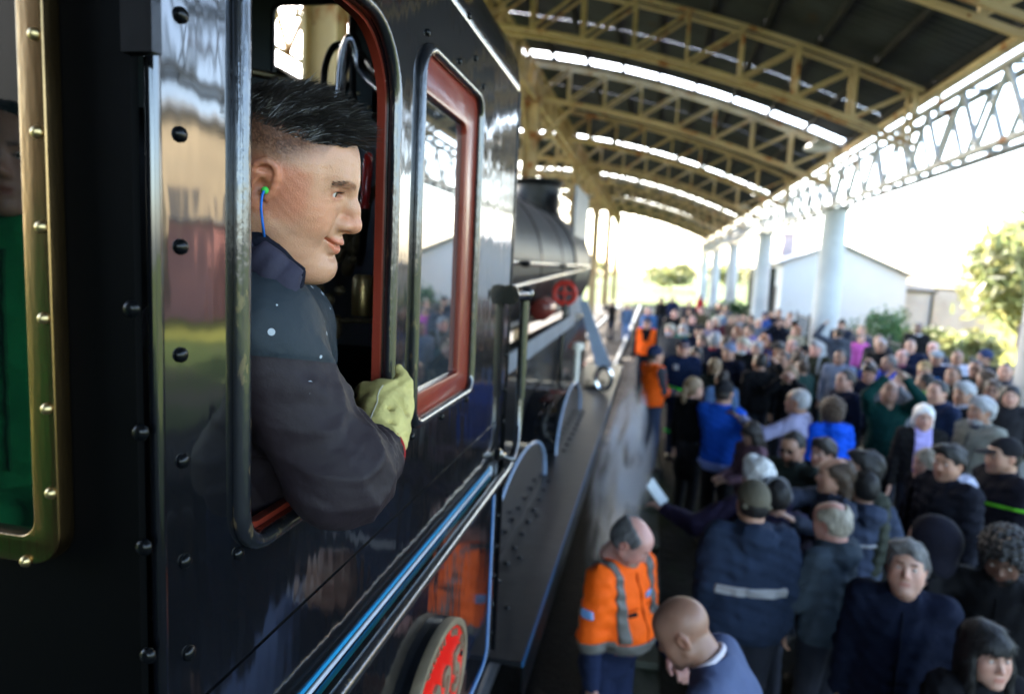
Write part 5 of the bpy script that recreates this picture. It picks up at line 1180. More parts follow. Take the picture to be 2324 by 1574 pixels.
person((1531, 702), 'bald man in black jacket in front of the dark blue jacket', 1.72, 170, hair=('crop', 'sandy'), top=BLK, skin='pink', fixed=True)
person((1564, 681), 'man in charcoal pullover in the farthest row', 1.76, 170, hair=('short', 'dark'), top=(.05, .045, .06))
person((1590, 668), 'dark haired person in scarlet jacket in the farthest row', 1.70, 120, hair=('short', 'black'), top=(.36, .02, .03))
person((1565, 697), 'person with black hood up near the charcoal pullover', 1.68, 170, hair=None, top=BLK, ex=[('hood', BLK)])
person((1591, 696), 'person in khaki jacket under the scarlet jacket', 1.66, 170, hair=('short', 'brown'), top=(.14, .11, .06), skin='pink')
person((1556, 718), 'dark haired tanned person right of the bald man in black', 1.66, 140, hair=('short', 'black'), top=(.04, .05, .06), skin='tan')
person((1573, 714), 'pink faced person in navy top left of the black beret', 1.68, 150, hair=('crop', 'brown'), top=NAVY, skin='pink')
person((1650, 690), 'person in grey coat walking far along the platform', 1.70, 30, hair=('short', 'brown'), top=(.12, .12, .13))
person((1390, 683), 'person in black standing on the track bed beyond the engine', 1.72, 150, 'photo', ('short', 'black'), BLK, z0=-3.05, group=None, fixed=True)
person((1424, 690), 'person in pale blue jeans and jacket on the track beside the platform', 1.62, 170, 'down', ('short', 'brown'), (.10, .16, .28), legs=(.08, .16, .32), z0=-3.05, group=None, fixed=True)

gp_ = person((500, 300), 'person in bright green overalls mirrored in the brass framed window', 1.78, -60, 'down', ('short', 'black'), (.016, .30, .085), legs=(.01, .2, .06), z0=-1.46, group=None, fixed=True)
gp_.o.matrix_basis = Matrix.Translation((-1.50, -.18, -1.46)) @ Matrix.Rotation(R_(-40), 4, 'Z') @ Matrix.Scale(1.78/1.72, 4)
# ================================================================== the engine driver, leaning out of the cab window
dT = np.array((-.5251, .9104, .1024))
dR = np.array(Matrix.Rotation(R_(-74.0), 3, 'Z') @ Matrix.Rotation(R_(-18.5), 3, 'X') @ Matrix.Rotation(R_(11.0), 3, 'Y'))
HW = lambda x, y, z: Vector(dT + dR @ np.array((x, y, z)))
def driver_head():
    F = Field((-.108, -.125, -.215), (.108, .135, .145), .0021)
    E = lambda c, r, k=.02, op='add', rot=None: F.ell(c, r, rot, k, op)
    K = lambda p, q, r1, r2=None, k=.02, op='add': F.cap(p, q, r1, r2, k, op)
    E((0, -.014, .040), (.075, .096, .084), 0); E((0, .020, -.008), (.069, .070, .090), .03)
    E((0, .036, .050), (.060, .050, .046), .03)
    for e in (-1, 1):
        K((e*.054, .002, -.046), (e*.028, .058, -.090), .022, .021, .03)
        E((e*.041, .034, -.068), (.027, .037, .040), .03); E((e*.047, .050, -.018), (.022, .025, .027), .025)
        E((e*.036, .066, -.032), (.015, .0145, .018), .018)
        E((e*.062, .020, .022), (.012, .03, .03), .03)
    E((0, .062, -.048), (.030, .0345, .034), .018)
    E((0, .0775, -.094), (.023, .0188, .0168), .018); E((0, .052, -.102), (.046, .048, .025), .03)
    K((-.030, .0770, .034), (.030, .0770, .034), .0100, None, .020)
    E((0, .0845, .031), (.013, .0108, .014), .014)
    K((0, .0875, .022), (0, .0995, .0), .0088, .0100, .012); K((0, .0995, .0), (0, .1073, -.019), .0100, .0120, .010)
    E((0, .1085, -.0235), (.0115, .0112, .0092), .008); K((0, .107, -.0280), (0, .097, -.0345), .0048, .005, .008)
    for e in (-1, 1):
        E((e*.0145, .0945, -.0235), (.0085, .0130, .0094), .007); E((e*.0070, .1015, -.0338), (.0038, .0075, .0032), .004, 'sub')
        # eyes: socket, lids over the ball, slit
        E((e*.034, .0960, .0185), (.0175, .0175, .0085), .012, 'sub')
        E((e*.0330, .0690, .0180), (.0158, .0136, .0130), .004)
        K((e*.0205, .0825, .0215), (e*.044, .0735, .0225), .0022, .002, .004); K((e*.0205, .0815, .0105), (e*.043, .0730, .0110), .0018, None, .006)
        E((e*.0335, .0820, .0168), (.0128, .0100, .0040), .0015, 'sub')
    up = [(-.0265, .0765, -.0478), (-.015, .0905, -.0522), (0, .0972, -.0528), (.015, .0905, -.0522), (.0265, .0765, -.0478)]
    lo = [(-.0250, .0765, -.0515), (-.013, .0890, -.0625), (0, .0942, -.0652), (.013, .0890, -.0625), (.0250, .0765, -.0515)]
    mi = [(-.0270, .0805, -.0490), (-.014, .0955, -.0568), (0, .1010, -.0592), (.014, .0955, -.0568), (.0270, .0805, -.0490)]
    for i in range(4):
        K(up[i], up[i+1], .0046, None, .008); K(lo[i], lo[i+1], .0050, None, .008)
    for i in range(4): K(mi[i], mi[i+1], (.0004, .0020, .0020, .0020)[i], (.0020, .0020, .0020, .0004)[i], .0025, 'sub')
    X, Y, Z = F.all()
    def groove(poly, amp, w):
        d = None
        for (ax, az), (bx, bz_) in zip(poly[:-1], poly[1:]):
            ux, uz = bx-ax, bz_-az; LL = ux*ux + uz*uz; xx = np.abs(X); t = np.clip(((xx-ax)*ux + (Z-az)*uz)/LL, 0, 1); q = np.sqrt((xx-ax-t*ux)**2 + (Z-az-t*uz)**2); d = q if d is None else np.minimum(d, q)
        F.a += (amp*np.exp(-(d/w)**2)*(Y > .045)).astype(f32)
    groove([(.0225, -.018), (.0285, -.034), (.0345, -.050)], .0017, .0038); groove([(.0345, -.046), (.0365, -.060)], .0007, .005)
    groove([(.021, .0075), (.034, .002), (.044, .0045)], .0007, .0025); groove([(.020, .0265), (.034, .0295), (.045, .0265)], .0008, .0022)
    groove([(0.0, -.0775), (.014, -.0770)], .0022, .0055); groove([(.0465, .0185), (.054, .022)], .0005, .002); groove([(.0465, .015), (.053, .012)], .0004, .002)
    groove([(0, -.0590), (.014, -.0563), (.0285, -.0480)], .0034, .0016); groove([(.0275, -.0485), (.0300, -.0470)], .0022, .0028)
    groove([(0, -.040), (.001, -.047)], .0010, .0030); groove([(.004, .066), (.03, .069)], .0003, .002); groove([(.004, .058), (.03, .061)], .0003, .002)
    for e in (-1, 1):      # ears
        rot = np.array(Matrix.Rotation(R_(e*14), 3, 'Z') @ Matrix.Rotation(R_(-14), 3, 'X') @ Matrix.Rotation(R_(e*8), 3, 'Y'))
        c = np.array((e*.0785, -.010, .004)); Q = lambda y, z, x=0: c + rot @ np.array((e*x, y, z))
        E(Q(-.002, .0), (.0065, .0185, .0315), .006, 'add', rot)
        pts = [(.017*math.cos(t)*1.05, .032*math.sin(t)) for t in np.linspace(R_(-25), R_(235), 15)]
        for (a, b), (a2, b2) in zip(pts[:-1], pts[1:]): K(Q(a, b, .0075), Q(a2, b2, .0075), .0044, None, .003)
        E(Q(.003, -.004, .011), (.0115, .0098, .0130), .003, 'sub', rot); E(Q(-.001, .0165, .011), (.0085, .0105, .0085), .003, 'sub', rot)
        K(Q(-.008, -.012, .006), Q(-.007, .010, .006), .0036, None, .005); K(Q(-.007, .010, .005), Q(.006, .016, .004), .003, None, .005)
        E(Q(.0150, -.008, .004), (.0045, .0045, .0065), .005); E(Q(.004, -.029, .003), (.0065, .0085, .0090), .008)
    K((0, -.022, -.055), (.0, -.036, -.195), .060, .066, .03)
    for e in (-1, 1): K((e*.058, -.02, -.06), (e*.030, .01, -.19), .013, .012, .03)
    X, Y, Z = F.all(); F.a += (.00022*np.sin(X*420+Y*310)*np.sin(Z*390+X*130)).astype(f32)
    return F
Fh = driver_head(); dme = Fh.mesh('person')
n = len(dme.vertices); co = np.empty(n*3, f32); dme.vertices.foreach_get('co', co); L = co.reshape(-1, 3).astype(float)
x, y, z = np.abs(L[:, 0]), L[:, 1], L[:, 2]
c = np.ones((n, 4), f32)
def sst(a, b, v): t = np.clip((v-a)/(b-a), 0, 1); return t*t*(3-2*t)
def put(m, rgb):
    for i in range(3): c[:, i] *= 1 + m*(rgb[i]-1)
rng = np.random.RandomState(3)
z0 = np.where(y > .010, .018 + (y-.010)*.74, np.where(y > -.045, .016, .016 + (y+.045)*1.2))
grain = rng.rand(n)
front = sst(.0590, .0545, y - .25*np.maximum(0, z-.066))                   # square temple edge of the haircut
fade = sst(0, .050, z - z0)*front*(.75 + .5*grain); fade = np.clip(fade, 0, 1)
put(fade, (.16, .13, .12))
put(sst(.078, .088, z)*sst(.075, .070, y), (.06, .05, .05))    # scalp under the quiff
lipm = sst(.0285, .024, x)*sst(.0745, .079, y)*np.maximum(sst(.0070, .0042, np.abs(z + .0528 - .0048*(x/.026)**2)), sst(.0066, .0042, np.abs(z + .0652 - .0135*(x/.026)**2)))
put(lipm, (.95, .62, .60))
put(sst(.028, .010, np.sqrt(x**2 + (y-.108)**2*.6 + (z+.018)**2)), (1.0, .82, .78)); put(sst(.045, .015, np.sqrt((x-.048)**2 + (y-.06)**2 + (z+.014)**2)), (1.0, .86, .82))
put(sst(.070, .080, x)*sst(.045, .03, np.abs(z)), (1.02, .76, .72))
stub = sst(-.030, -.050, z + .5*np.maximum(0, .045-y))*(z > -.135)*sst(.0, .02, y)*(1-lipm); put(stub*.32*(.7+.6*grain), (.55, .50, .50))
bz = .0310 + .006*np.sin(np.clip((x-.010)/.044, 0, 1)*math.pi) - .10*np.clip(x-.036, 0, 1)
put((y > .05)*sst(.056, .050, x)*sst(.008, .014, x)*sst(.0058, .0022, np.abs(z-bz)), (.58, .50, .46))
put((y > .06)*sst(.020, .012, np.sqrt((x-.034)**2 + (z-.0170)**2*3.0)), (.80, .66, .62))
at = dme.color_attributes.new('Col', 'FLOAT_COLOR', 'POINT'); at.data.foreach_set('color', c.ravel())
SD = skin_mat('driver_skin', (.53, .275, .165))
_t = SD.node_tree; _b = _t.nodes['Principled BSDF']; _n = _t.nodes.new('ShaderNodeTexNoise'); _n.inputs['Scale'].default_value = 420; _n.inputs['Detail'].default_value = 3
_c = _t.nodes.new('ShaderNodeTexCoord'); _t.links.new(_c.outputs['Object'], _n.inputs['Vector']); _bp = _t.nodes.new('ShaderNodeBump'); _bp.inputs['Distance'].default_value = .0006; _t.links.new(_n.outputs[0], _bp.inputs['Height']); _t.links.new(_bp.outputs[0], _b.inputs['Normal'])
_b.inputs['Roughness'].default_value = .44; _b.inputs['Subsurface Weight'].default_value = .25; _b.inputs['Specular IOR Level'].default_value = .45
# coarse rest of the body under the clothes, in the same mesh
nb = np.array(HW(0, -.040, -.165)); shR = np.array((-.545, .842, -.105)); elR = np.array(aty(792, 1092, .90)); wrR = np.array(aty(858, 1030, 1.115)); shL = np.array((-.635, 1.10, -.12))
pelv = np.array((-.66, 1.0, -.62)); elL = np.array((-.66, 1.28, -.36)); wrL = np.array((-.50, 1.16, -.30)) + np.array((-.10, .02, .0))
def to_local(p): return dR.T @ (np.array(p) - dT)
Fb = Field((-.42, -.50, -.95), (.42, .35, .02), .012)
Fb.cap(to_local(nb), to_local(pelv + (0, 0, .15)), .07, .11, .04); Fb.cap(to_local(shR), to_local(shL), .045, None, .04); Fb.cap(to_local(nb), (0, -.03, -.1), .056, .055, .02)
for a, b, cc in ((shR, elR, wrR), (shL, elL, wrL)): Fb.cap(to_local(a), to_local(b), .040, .034, .02); Fb.cap(to_local(b), to_local(cc), .034, .026, .02)
bme = Fb.mesh('b', .05); at2 = bme.color_attributes.new('Col', 'FLOAT_COLOR', 'POINT'); at2.data.foreach_set('color', np.ones(len(bme.vertices)*4, f32))
bmj = bmesh.new(); bmj.from_mesh(dme); bmj.from_mesh(bme); bmj.to_mesh(dme); bmj.free(); bpy.data.meshes.remove(bme)
dme.polygons.foreach_set('use_smooth', [True]*len(dme.polygons))
drv = bpy.data.objects.new('person', dme); link(drv); drv.matrix_basis = Matrix.Translation(dT) @ Matrix([list(r) for r in dR]).to_4x4(); dme.materials.append(SD)
tag(drv, 'engine driver with dark brushed up hair smiling out of the cab in paint flecked jacket', 'person')
def dpart(name, me, m, world=False):
    o = bpy.data.objects.new(name, me); link(o, drv)
    if world: o.matrix_basis = drv.matrix_basis.inverted()
    if m is not None: me.materials.append(m)
    return o
for e in (-1, 1):
    o = dpart('eye', EYE, None); o.matrix_basis = Matrix.Translation((e*.0330, .0690, .0172)) @ Euler((R_(-2), 0, R_(-6))).to_matrix().to_4x4()
tm = MB().tube([(-.017, .0800, -.0545), (-.010, .0868, -.0572), (0, .0905, -.0585), (.010, .0868, -.0572), (.017, .0800, -.0545)], .0034, 8).mesh('teeth'); tm.polygons.foreach_set('use_smooth', [True]*len(tm.polygons)); dpart('teeth', tm, mat('teeth', (.62, .55, .45), .25, coat=.4))
# hair: several thousand tapering strands swept forward and up, brows and lashes the same way
HM_ = mat('driver_hair', (.019, .016, .0145), .36, spec=.6, var=(180, .5))
def strands(name, roots, dirs, lens, wid, curl, m, seg=4):
    N_ = len(roots); t = np.linspace(0, 1, seg+1); side = np.cross(dirs, rng.randn(N_, 3)); side /= np.linalg.norm(side, axis=1)[:, None] + 1e-9
    V = []; 
    for i, tt in enumerate(t):
        p = roots + dirs*(lens*tt)[:, None] + curl*(lens*tt**2)[:, None]; w = (wid*(1 - tt**1.5) + .00006)[:, None] if np.ndim(wid) else wid*(1-tt**1.5) + .00006
        V.append(p - side*w); V.append(p + side*w)
    V = np.stack(V, 1).reshape(-1, 3); k = 2*(seg+1); base = (np.arange(N_)*k)[:, None]
    q = np.concatenate([base + np.array([2*i, 2*i+1, 2*i+3, 2*i+2])[None] for i in range(seg)], 0)
    me = bpy.data.meshes.new(name); me.vertices.add(len(V)); me.vertices.foreach_set('co', V.astype(f32).ravel()); me.loops.add(q.size); me.polygons.add(len(q))
    me.loops.foreach_set('vertex_index', q.ravel().astype(np.int32)); me.polygons.foreach_set('loop_start', (np.arange(len(q))*4).astype(np.int32)); me.update(); me.polygons.foreach_set('use_smooth', [True]*len(me.polygons))
    return dpart(name, me, m)
dme.calc_loop_triangles() if False else None
nrm = np.empty(len(dme.vertices)*3, f32); dme.vertices.foreach_get('normal', nrm); nrm = nrm.reshape(-1, 3)[:n].astype(float)
top = np.where((z > .072 + .10*np.clip((y-.03)/.05, 0, 1)*.1) & (y < .0735) & (np.abs(L[:, 0]) < .069) & (y > -.12) & ((z > .080) | (y < .052)))[0]
NH = 13000; ids = rng.choice(top, NH); rt = L[ids] + (rng.rand(NH, 3)-.5)*.002; yy = rt[:, 1]; zz = rt[:, 2]
tf = np.clip((yy+.10)/.17, 0, 1); gx, gy = rt[:, 0], yy
cl1 = np.sin(gx*230 + 3*np.sin(gy*60)) ; cl2 = np.sin(gy*170 + 2.2*np.sin(gx*110)); cl3 = np.sin(gx*95 - gy*120)
dirs = np.stack([gx*2.4 + .22*cl1 + rng.randn(NH)*.09, .05 + .66*tf + .18*cl2 + rng.randn(NH)*.12, .98 - .36*tf + .18*cl3 + rng.randn(NH)*.12], 1) + nrm[ids]*.35
dirs /= np.linalg.norm(dirs, axis=1)[:, None]
edge = sst(.072, .092, zz)
ln = (.010 + (.006 + .020*sst(.10, .62, tf))*edge + .002*tf*edge)*(.6 + .6*rng.rand(NH))*(1 + .22*cl3)
strands('hair', rt, dirs, ln, .00045, np.array((0, .16, -.16)), HM_)
sd_ = np.where((z > .045) & (z < .085) & (y < .054) & (x > .045))[0]; i2 = rng.choice(sd_, 5000); keep = rng.rand(5000) < np.clip((L[i2][:, 2] - .045 - .25*np.maximum(0, L[i2][:, 1]))/.035, .03, 1); i2 = i2[keep]
strands('hair', L[i2], nrm[i2]*.5 + np.array((0, .35, -.45)) + rng.randn(len(i2), 3)*.12, (.003 + .010*np.clip((L[i2][:, 2]-.05)/.035, 0, 1)), .00035, np.zeros(3), HM_, 2)
br = np.where((y > .05) & (x < .053) & (x > .010) & (np.abs(z-bz) < .0036))[0]; i3 = rng.choice(br, 620); sg = np.sign(L[i3][:, 0])
strands('eyebrow', L[i3], nrm[i3]*.35 + np.stack([sg*.9, -.25+0*sg, .30+0*sg], 1) + rng.randn(620, 3)*.14, .0055*(.6+.6*rng.rand(620)), .00022, np.zeros(3), HM_, 2)
ls = []; ld_ = []
for e in (-1, 1):
    for q in np.linspace(0, 1, 34): ls.append((e*(.0215+.023*q), .0828-.0085*q*q, .0200)); ld_.append((e*(.3*q), .85, .02))
strands('eyelash', np.array(ls), np.array(ld_) + rng.randn(len(ls), 3)*.1, np.full(len(ls), .0065), .00022, np.array((0, 0, .4)), HM_, 3)
# ---- jacket
Fj = Field((-.86, .60, -.80), (-.24, 1.40, .07), .0048)
elR = elR + np.array((-.008, .0, .014)); a_sh = np.array((-.540, .862, -.112))
Fj.ell((-.655, 1.00, -.34), (.135, .225, .33), None, 0); Fj.cap(shR + (0, .03, .0), shL, .078, .075, .05)
Fj.cap(a_sh + np.array((-.012, -.004, 0)), elR + np.array((-.004, 0, 0)), .086, .064, .05); Fj.cap(elR, elR + (wrR-elR)*.55, .066, .059, .035); Fj.cap(elR + (wrR-elR)*.5, elR + (wrR-elR)*.84, .060, .051, .012)
Fj.ell(elR + (-.004, -.012, -.010), (.060, .068, .060), None, .045)
Fj.cap(shL, elL, .070, .06, .04)
Fj.cap(nb + (-.02, .0, -.035), nb + (-.02, .0, -.07), .075, .10, .05)
Xj, Yj, Zj = Fj.all()
fd = (wrR-elR)/np.linalg.norm(wrR-elR); sj = (Xj-f32(wrR[0]))*f32(fd[0]) + (Yj-f32(wrR[1]))*f32(fd[1]) + (Zj-f32(wrR[2]))*f32(fd[2])
rid = lambda v: (1 - np.abs(np.sin(v)))**1.6 - .35
w1 = np.exp(-((sj+.06)/.065)**2)*(Zj < -.16)*(Yj > .88)
Fj.a += (-.0085*w1*rid(sj*math.pi/.034 + 7*(Zj+.3) + 5*(Xj+.45) + 1.2*np.sin(Zj*40))).astype(f32)
w2 = np.exp(-(((Xj+.40)/.10)**2 + ((Yj-.93)/.14)**2 + ((Zj+.28)/.11)**2))
Fj.a += (-.0085*w2*rid((Zj*.9 - Yj*.75 + Xj*.3)*math.pi/.052 + 1.6*np.sin(Yj*19 + Zj*9))).astype(f32)
w3 = np.exp(-(((Yj-.93)/.09)**2 + ((Zj+.17)/.08)**2))
Fj.a += (-.0075*w3*rid((Zj*.8 + Yj*.9)*math.pi/.062 + .6 + 1.5*np.sin(Xj*17 + Zj*11))).astype(f32)
w4 = np.exp(-(((Yj-.86)/.10)**2 + ((Zj+.36)/.13)**2))
Fj.a += (-.0055*w4*rid((Zj*.5 + Yj*1.0)*math.pi/.060 + 1.5*np.sin(Zj*15))).astype(f32)
Fj.a += (.0018*np.sin(Xj*37+4*np.sin(Zj*19))*np.sin(Zj*41+3*np.sin(Yj*23)) + .0007*np.sin(Xj*140+5*np.sin(Zj*60))*np.sin(Zj*120+4*np.sin(Yj*70))).astype(f32)
yk = (.18*Yj + Zj - .0115) + 0*Xj; Fj.a += (-.0022*np.clip(yk/.003, 0, 1) + .0016*np.exp(-((yk-.001)/.0022)**2)).astype(f32)
for p, q, r in ((( -.470, .955, -.115), (-.405, .985, -.150), .012), ((-.40, 1.00, -.245), (-.355, 1.03, -.262), .010)): Fj.cap(p, q, r, r*.6, .03, 'sub')
Fj.cap(nb + (0, 0, .10), nb + (0, 0, -.02), .066, .064, .008, 'sub'); Fj.cap(np.array(HW(0, -.02, -.05)), np.array(HW(0, -.036, -.20)), .063, .069, .008, 'sub')
jme = Fj.mesh('jacket')
def jacket_mat():
    m = mat('driver_jacket', (.052, .042, .052), .62, bump=(55, .0012, 4), spec=.2); t = m.node_tree; N = t.nodes; Lk = t.links; b = N['Principled BSDF']
    tc = N.new('ShaderNodeTexCoord'); sp = N.new('ShaderNodeSeparateXYZ'); Lk.new(tc.outputs['Object'], sp.inputs[0])
    nz = N.new('ShaderNodeTexNoise'); nz.inputs['Scale'].default_value = 9; Lk.new(tc.outputs['Object'], nz.inputs['Vector'])
    # seam plane between slate yoke and brown-violet sleeve
    ad = N.new('ShaderNodeMath'); ad.operation = 'MULTIPLY_ADD'; ad.inputs[1].default_value = .18; Lk.new(sp.outputs[1], ad.inputs[0]); Lk.new(sp.outputs[2], ad.inputs[2])
    gt = N.new('ShaderNodeMapRange'); gt.inputs[1].default_value = .0105; gt.inputs[2].default_value = .0125; Lk.new(ad.outputs[0], gt.inputs[0])
    mx = N.new('ShaderNodeMix'); mx.data_type = 'RGBA'; Lk.new(gt.outputs[0], mx.inputs[0]); mx.inputs[6].default_value = (.0165, .0115, .0148, 1); mx.inputs[7].default_value = (.0165, .0235, .031, 1)
    vo = N.new('ShaderNodeTexVoronoi'); vo.inputs['Scale'].default_value = 46; Lk.new(tc.outputs['Object'], vo.inputs['Vector'])
    sc = N.new('ShaderNodeSeparateColor'); Lk.new(vo.outputs['Color'], sc.inputs[0])
    rr = N.new('ShaderNodeMapRange'); rr.inputs[1].default_value = .55; rr.inputs[2].default_value = 1.0; rr.inputs[3].default_value = 0.0; rr.inputs[4].default_value = .24; Lk.new(sc.outputs[0], rr.inputs[0])
    lt = N.new('ShaderNodeMath'); lt.operation = 'LESS_THAN'; Lk.new(vo.outputs['Distance'], lt.inputs[0]); Lk.new(rr.outputs[0], lt.inputs[1])
    g2 = N.new('ShaderNodeMath'); g2.operation = 'MULTIPLY'; Lk.new(lt.outputs[0], g2.inputs[0]); Lk.new(gt.outputs[0], g2.inputs[1])
    m2 = N.new('ShaderNodeMix'); m2.data_type = 'RGBA'; Lk.new(g2.outputs[0], m2.inputs[0]); Lk.new(mx.outputs[2], m2.inputs[6]); m2.inputs[7].default_value = (.34, .37, .41, 1)
    Lk.new(m2.outputs[2], b.inputs['Base Color']); return m
dj_ = dpart('jacket', jme, jacket_mat(), True)
# seam piping, paint smears
def smear(pts, r):
    me = MB().tube(pts, r, 6).mesh('paint_smear'); me.polygons.foreach_set('use_smooth', [True]*len(me.polygons)); return me
jv = np.empty(len(jme.vertices)*3, f32); jme.vertices.foreach_get('co', jv); jv = jv.reshape(-1, 3).astype(float); jn = np.empty(len(jme.vertices)*3, f32); jme.vertices.foreach_get('normal', jn); jn = jn.reshape(-1, 3)
jc = jv @ CAMR; jx = CX + FPX*jc[:, 0]/-jc[:, 2]; jy = CY - FPX*jc[:, 1]/-jc[:, 2]; pm = mat('white_paint', (.30, .33, .38), .6)
for k, (px, py, r) in enumerate([(700, 762, .0035), (706, 786, .003), (708, 806, .0045), (702, 834, .003), (709, 852, .005), (716, 880, .0065), (712, 868, .004), (690, 826, .003), (640, 700, .003), (668, 735, .0025), (612, 660, .003), (632, 790, .0035), (735, 840, .003), (600, 735, .0025), (660, 800, .0022), (721, 812, .0026)]):
    w_ = np.where((np.abs(jx-px) < 11) & (np.abs(jy-py) < 11))[0]
    if len(w_) == 0: continue
    i_ = w_[np.argmax(jc[w_, 2])]; p_, n_ = jv[i_], jn[i_].astype(float); u_ = np.cross(n_, (0, 0, 1)); u_ /= np.linalg.norm(u_); v_ = np.cross(u_, n_)
    pts_ = [p_ + n_*.0016 + (u_*math.cos(a)*.75 + v_*math.sin(a)*(1.5 if k < 8 else .9))*r*(.75 + .5*rng.rand()) for a in np.linspace(0, 2*math.pi, 11, endpoint=False)]
    me_ = MB().add([tuple(p_ + n_*.0022)] + [tuple(q) for q in pts_], [(0, i+1, (i+1) % 11 + 1) for i in range(11)]).mesh('paint_smear'); dpart('paint_smear', me_, pm if not me_.materials else None, True)
# collar: fleece band and violet lining round the neck
def ringmesh(name, rr, rt_, tilt, off, m):
    ax = (np.array(HW(0, -.022, -.055)) - np.array(HW(0, -.036, -.195))); ax /= np.linalg.norm(ax); u = np.cross(ax, (0, 1, 0)); u /= np.linalg.norm(u); v = np.cross(ax, u)
    cc = np.array(HW(0, -.035, off))
    pts = [cc + (u*math.cos(t) + v*math.sin(t))*rr + ax*tilt*math.cos(t + .4) for t in np.linspace(0, 2*math.pi, 40, endpoint=False)]
    prof_ = [(-.5, -1.9), (.5, -1.9), (.62, 0), (.42, 1.7), (-.10, 1.9), (-.42, 1.5), (-.5, 0)]
    rings_ = []
    for i, p in enumerate(pts):
        o_ = (p - cc); o_ = o_ - ax*(o_@ax); o_ /= np.linalg.norm(o_); wob = 1 + .10*math.sin(i*1.7)
        rings_.append([tuple(p + o_*a*rt_*wob + ax*b_*rt_*wob) for a, b_ in prof_])
    rings_.append(rings_[0]); me = MB().loft(rings_).mesh(name); me.polygons.foreach_set('use_smooth', [True]*len(me.polygons)); return dpart(name, me, m, True)
fleece = mat('navy_fleece', (.009, .010, .018), .95, bump=(220, .0012, 3), spec=.1)
def collar(name, px, y0, hw, th, m):
    near = [np.array(aty(a, b_, y0 + dy)) for a, b_, dy in px]; nc = np.array(HW(0, -.03, -.12))
    far = [nc*2 - p for p in near]; far = [np.array((p[0]*.5 + nc[0]*.5 - .02, p[1], p[2]*.4 + nc[2]*.6)) for p in far]
    P = near + far; out = []
    for i in range(len(P)):
        a_, b_, c_, d_ = P[i-1], P[i], P[(i+1) % len(P)], P[(i+2) % len(P)]
        for t in np.linspace(0, 1, 7, endpoint=False): out.append(.5*((2*b_) + (c_-a_)*t + (2*a_-5*b_+4*c_-d_)*t*t + (3*b_-a_-3*c_+d_)*t**3))
    rings_ = []; n_ = len(out)
    for i, p in enumerate(out):
        t = out[(i+1) % n_] - out[i-1]; t /= np.linalg.norm(t); o_ = p - nc; o_ = o_ - t*(o_@t); o_[2] *= .3; o_ /= np.linalg.norm(o_); w_ = np.cross(t, o_); w_ *= np.sign(w_[2]) or 1
        k_ = 1 + .12*math.sin(i*.9)
        rings_.append([tuple(p + o_*th*math.cos(q)*k_ + w_*hw*math.sin(q)) for q in np.linspace(0, 2*math.pi, 12, endpoint=False)])
    rings_.append(rings_[0]); me = MB().loft(rings_).mesh(name); me.polygons.foreach_set('use_smooth', [True]*len(me.polygons)); return dpart(name, me, m, True)
yn = HW(.06, -.03, -.12).y
collar('fleece_collar', [(548, 478, .01), (578, 525, -.006), (612, 572, -.008), (645, 610, .0), (672, 640, .02)], yn, .019, .009, fleece)
collar('jacket_collar', [(545, 545, .0), (575, 578, -.016), (605, 600, -.018), (632, 622, -.008), (660, 650, .012)], yn, .026, .012, mat('violet_lining', (.030, .028, .048), .8, bump=(80, .0012)))
# cuff and glove
cu = MB().tube([tuple(wrR - fd*.06), tuple(wrR - fd*.03), tuple(wrR + fd*.002)], [.050, .046, .045], 20).mesh('knit_cuff'); cu.polygons.foreach_set('use_smooth', [True]*len(cu.polygons)); dpart('knit_cuff', cu, mat('ribbed_cuff', (.012, .012, .014), .9, bump=(260, .0015)), True)
Fg = Field((-.60, 1.02, -.42), (-.33, 1.36, -.10), .0027)
gp = lambda px, py, y: np.array(aty(px, py, y))
pal = gp(880, 925, 1.195)
Fg.ell(pal, (.036, .040, .052), np.array(Matrix.Rotation(R_(-25), 3, 'Z')), 0)
Fg.cap(gp(866, 975, 1.155), gp(874, 925, 1.18), .049, .044, .02)
Fg.cap(wrR - fd*.01 + (0, 0, .004), gp(872, 955, 1.17), .0485, .044, .02)
t0, t1, t2 = gp(908, 925, 1.205), gp(915, 872, 1.215), gp(906, 836, 1.228)
Fg.cap(t0, t1, .0235, .0185, .014); Fg.cap(t1, t2, .0175, .0085, .006)
for i, py in enumerate((884, 908, 932, 955)):
    k0_ = gp(872 - 2*i, py, 1.185); k1_ = gp(833, py + 2, 1.195); k2_ = gp(823, py + 1, 1.25); k3_ = gp(838, py, 1.285)
    Fg.cap(k0_, k1_, .0185, .0170, .011); Fg.cap(k1_, k2_, .0168, .0155, .005); Fg.cap(k2_, k3_, .0150, .0135, .004)
Xg, Yg, Zg = Fg.all()
Fg.a += (.0011*np.sin(Zg*260 + 40*(Xg+.45) + 3*np.sin(Yg*60))*np.sin(Yg*70+Xg*90) + .0009*np.sin(Xg*210 - Zg*120 + 2*np.sin(Zg*70))).astype(f32)
for p, q in ((gp(880, 885, 1.15), gp(905, 905, 1.16)), (gp(905, 905, 1.16), gp(920, 940, 1.165)), (gp(850, 935, 1.14), gp(885, 928, 1.14)), (gp(862, 968, 1.12), gp(893, 958, 1.12))): Fg.cap(p, q, .0030, .0022, .014, 'sub')
cutp = wrR - fd*.016; Fg.a[:] = np.maximum(Fg.a, -((Xg-f32(cutp[0]))*f32(fd[0]) + (Yg-f32(cutp[1]))*f32(fd[1]) + (Zg-f32(cutp[2]))*f32(fd[2])))
gm_ = mat('leather_glove', (.45, .385, .14), .7, var=(16, .22), bump=(170, .0016, 5), spots=[(22, .56, .72, (.28, .225, .08), .8)], spec=.3)
gme = Fg.mesh('glove'); gv = np.empty(len(gme.vertices)*3, f32); gme.vertices.foreach_get('co', gv); gv = gv.reshape(-1, 3).astype(float); dpart('glove', gme, gm_, True)
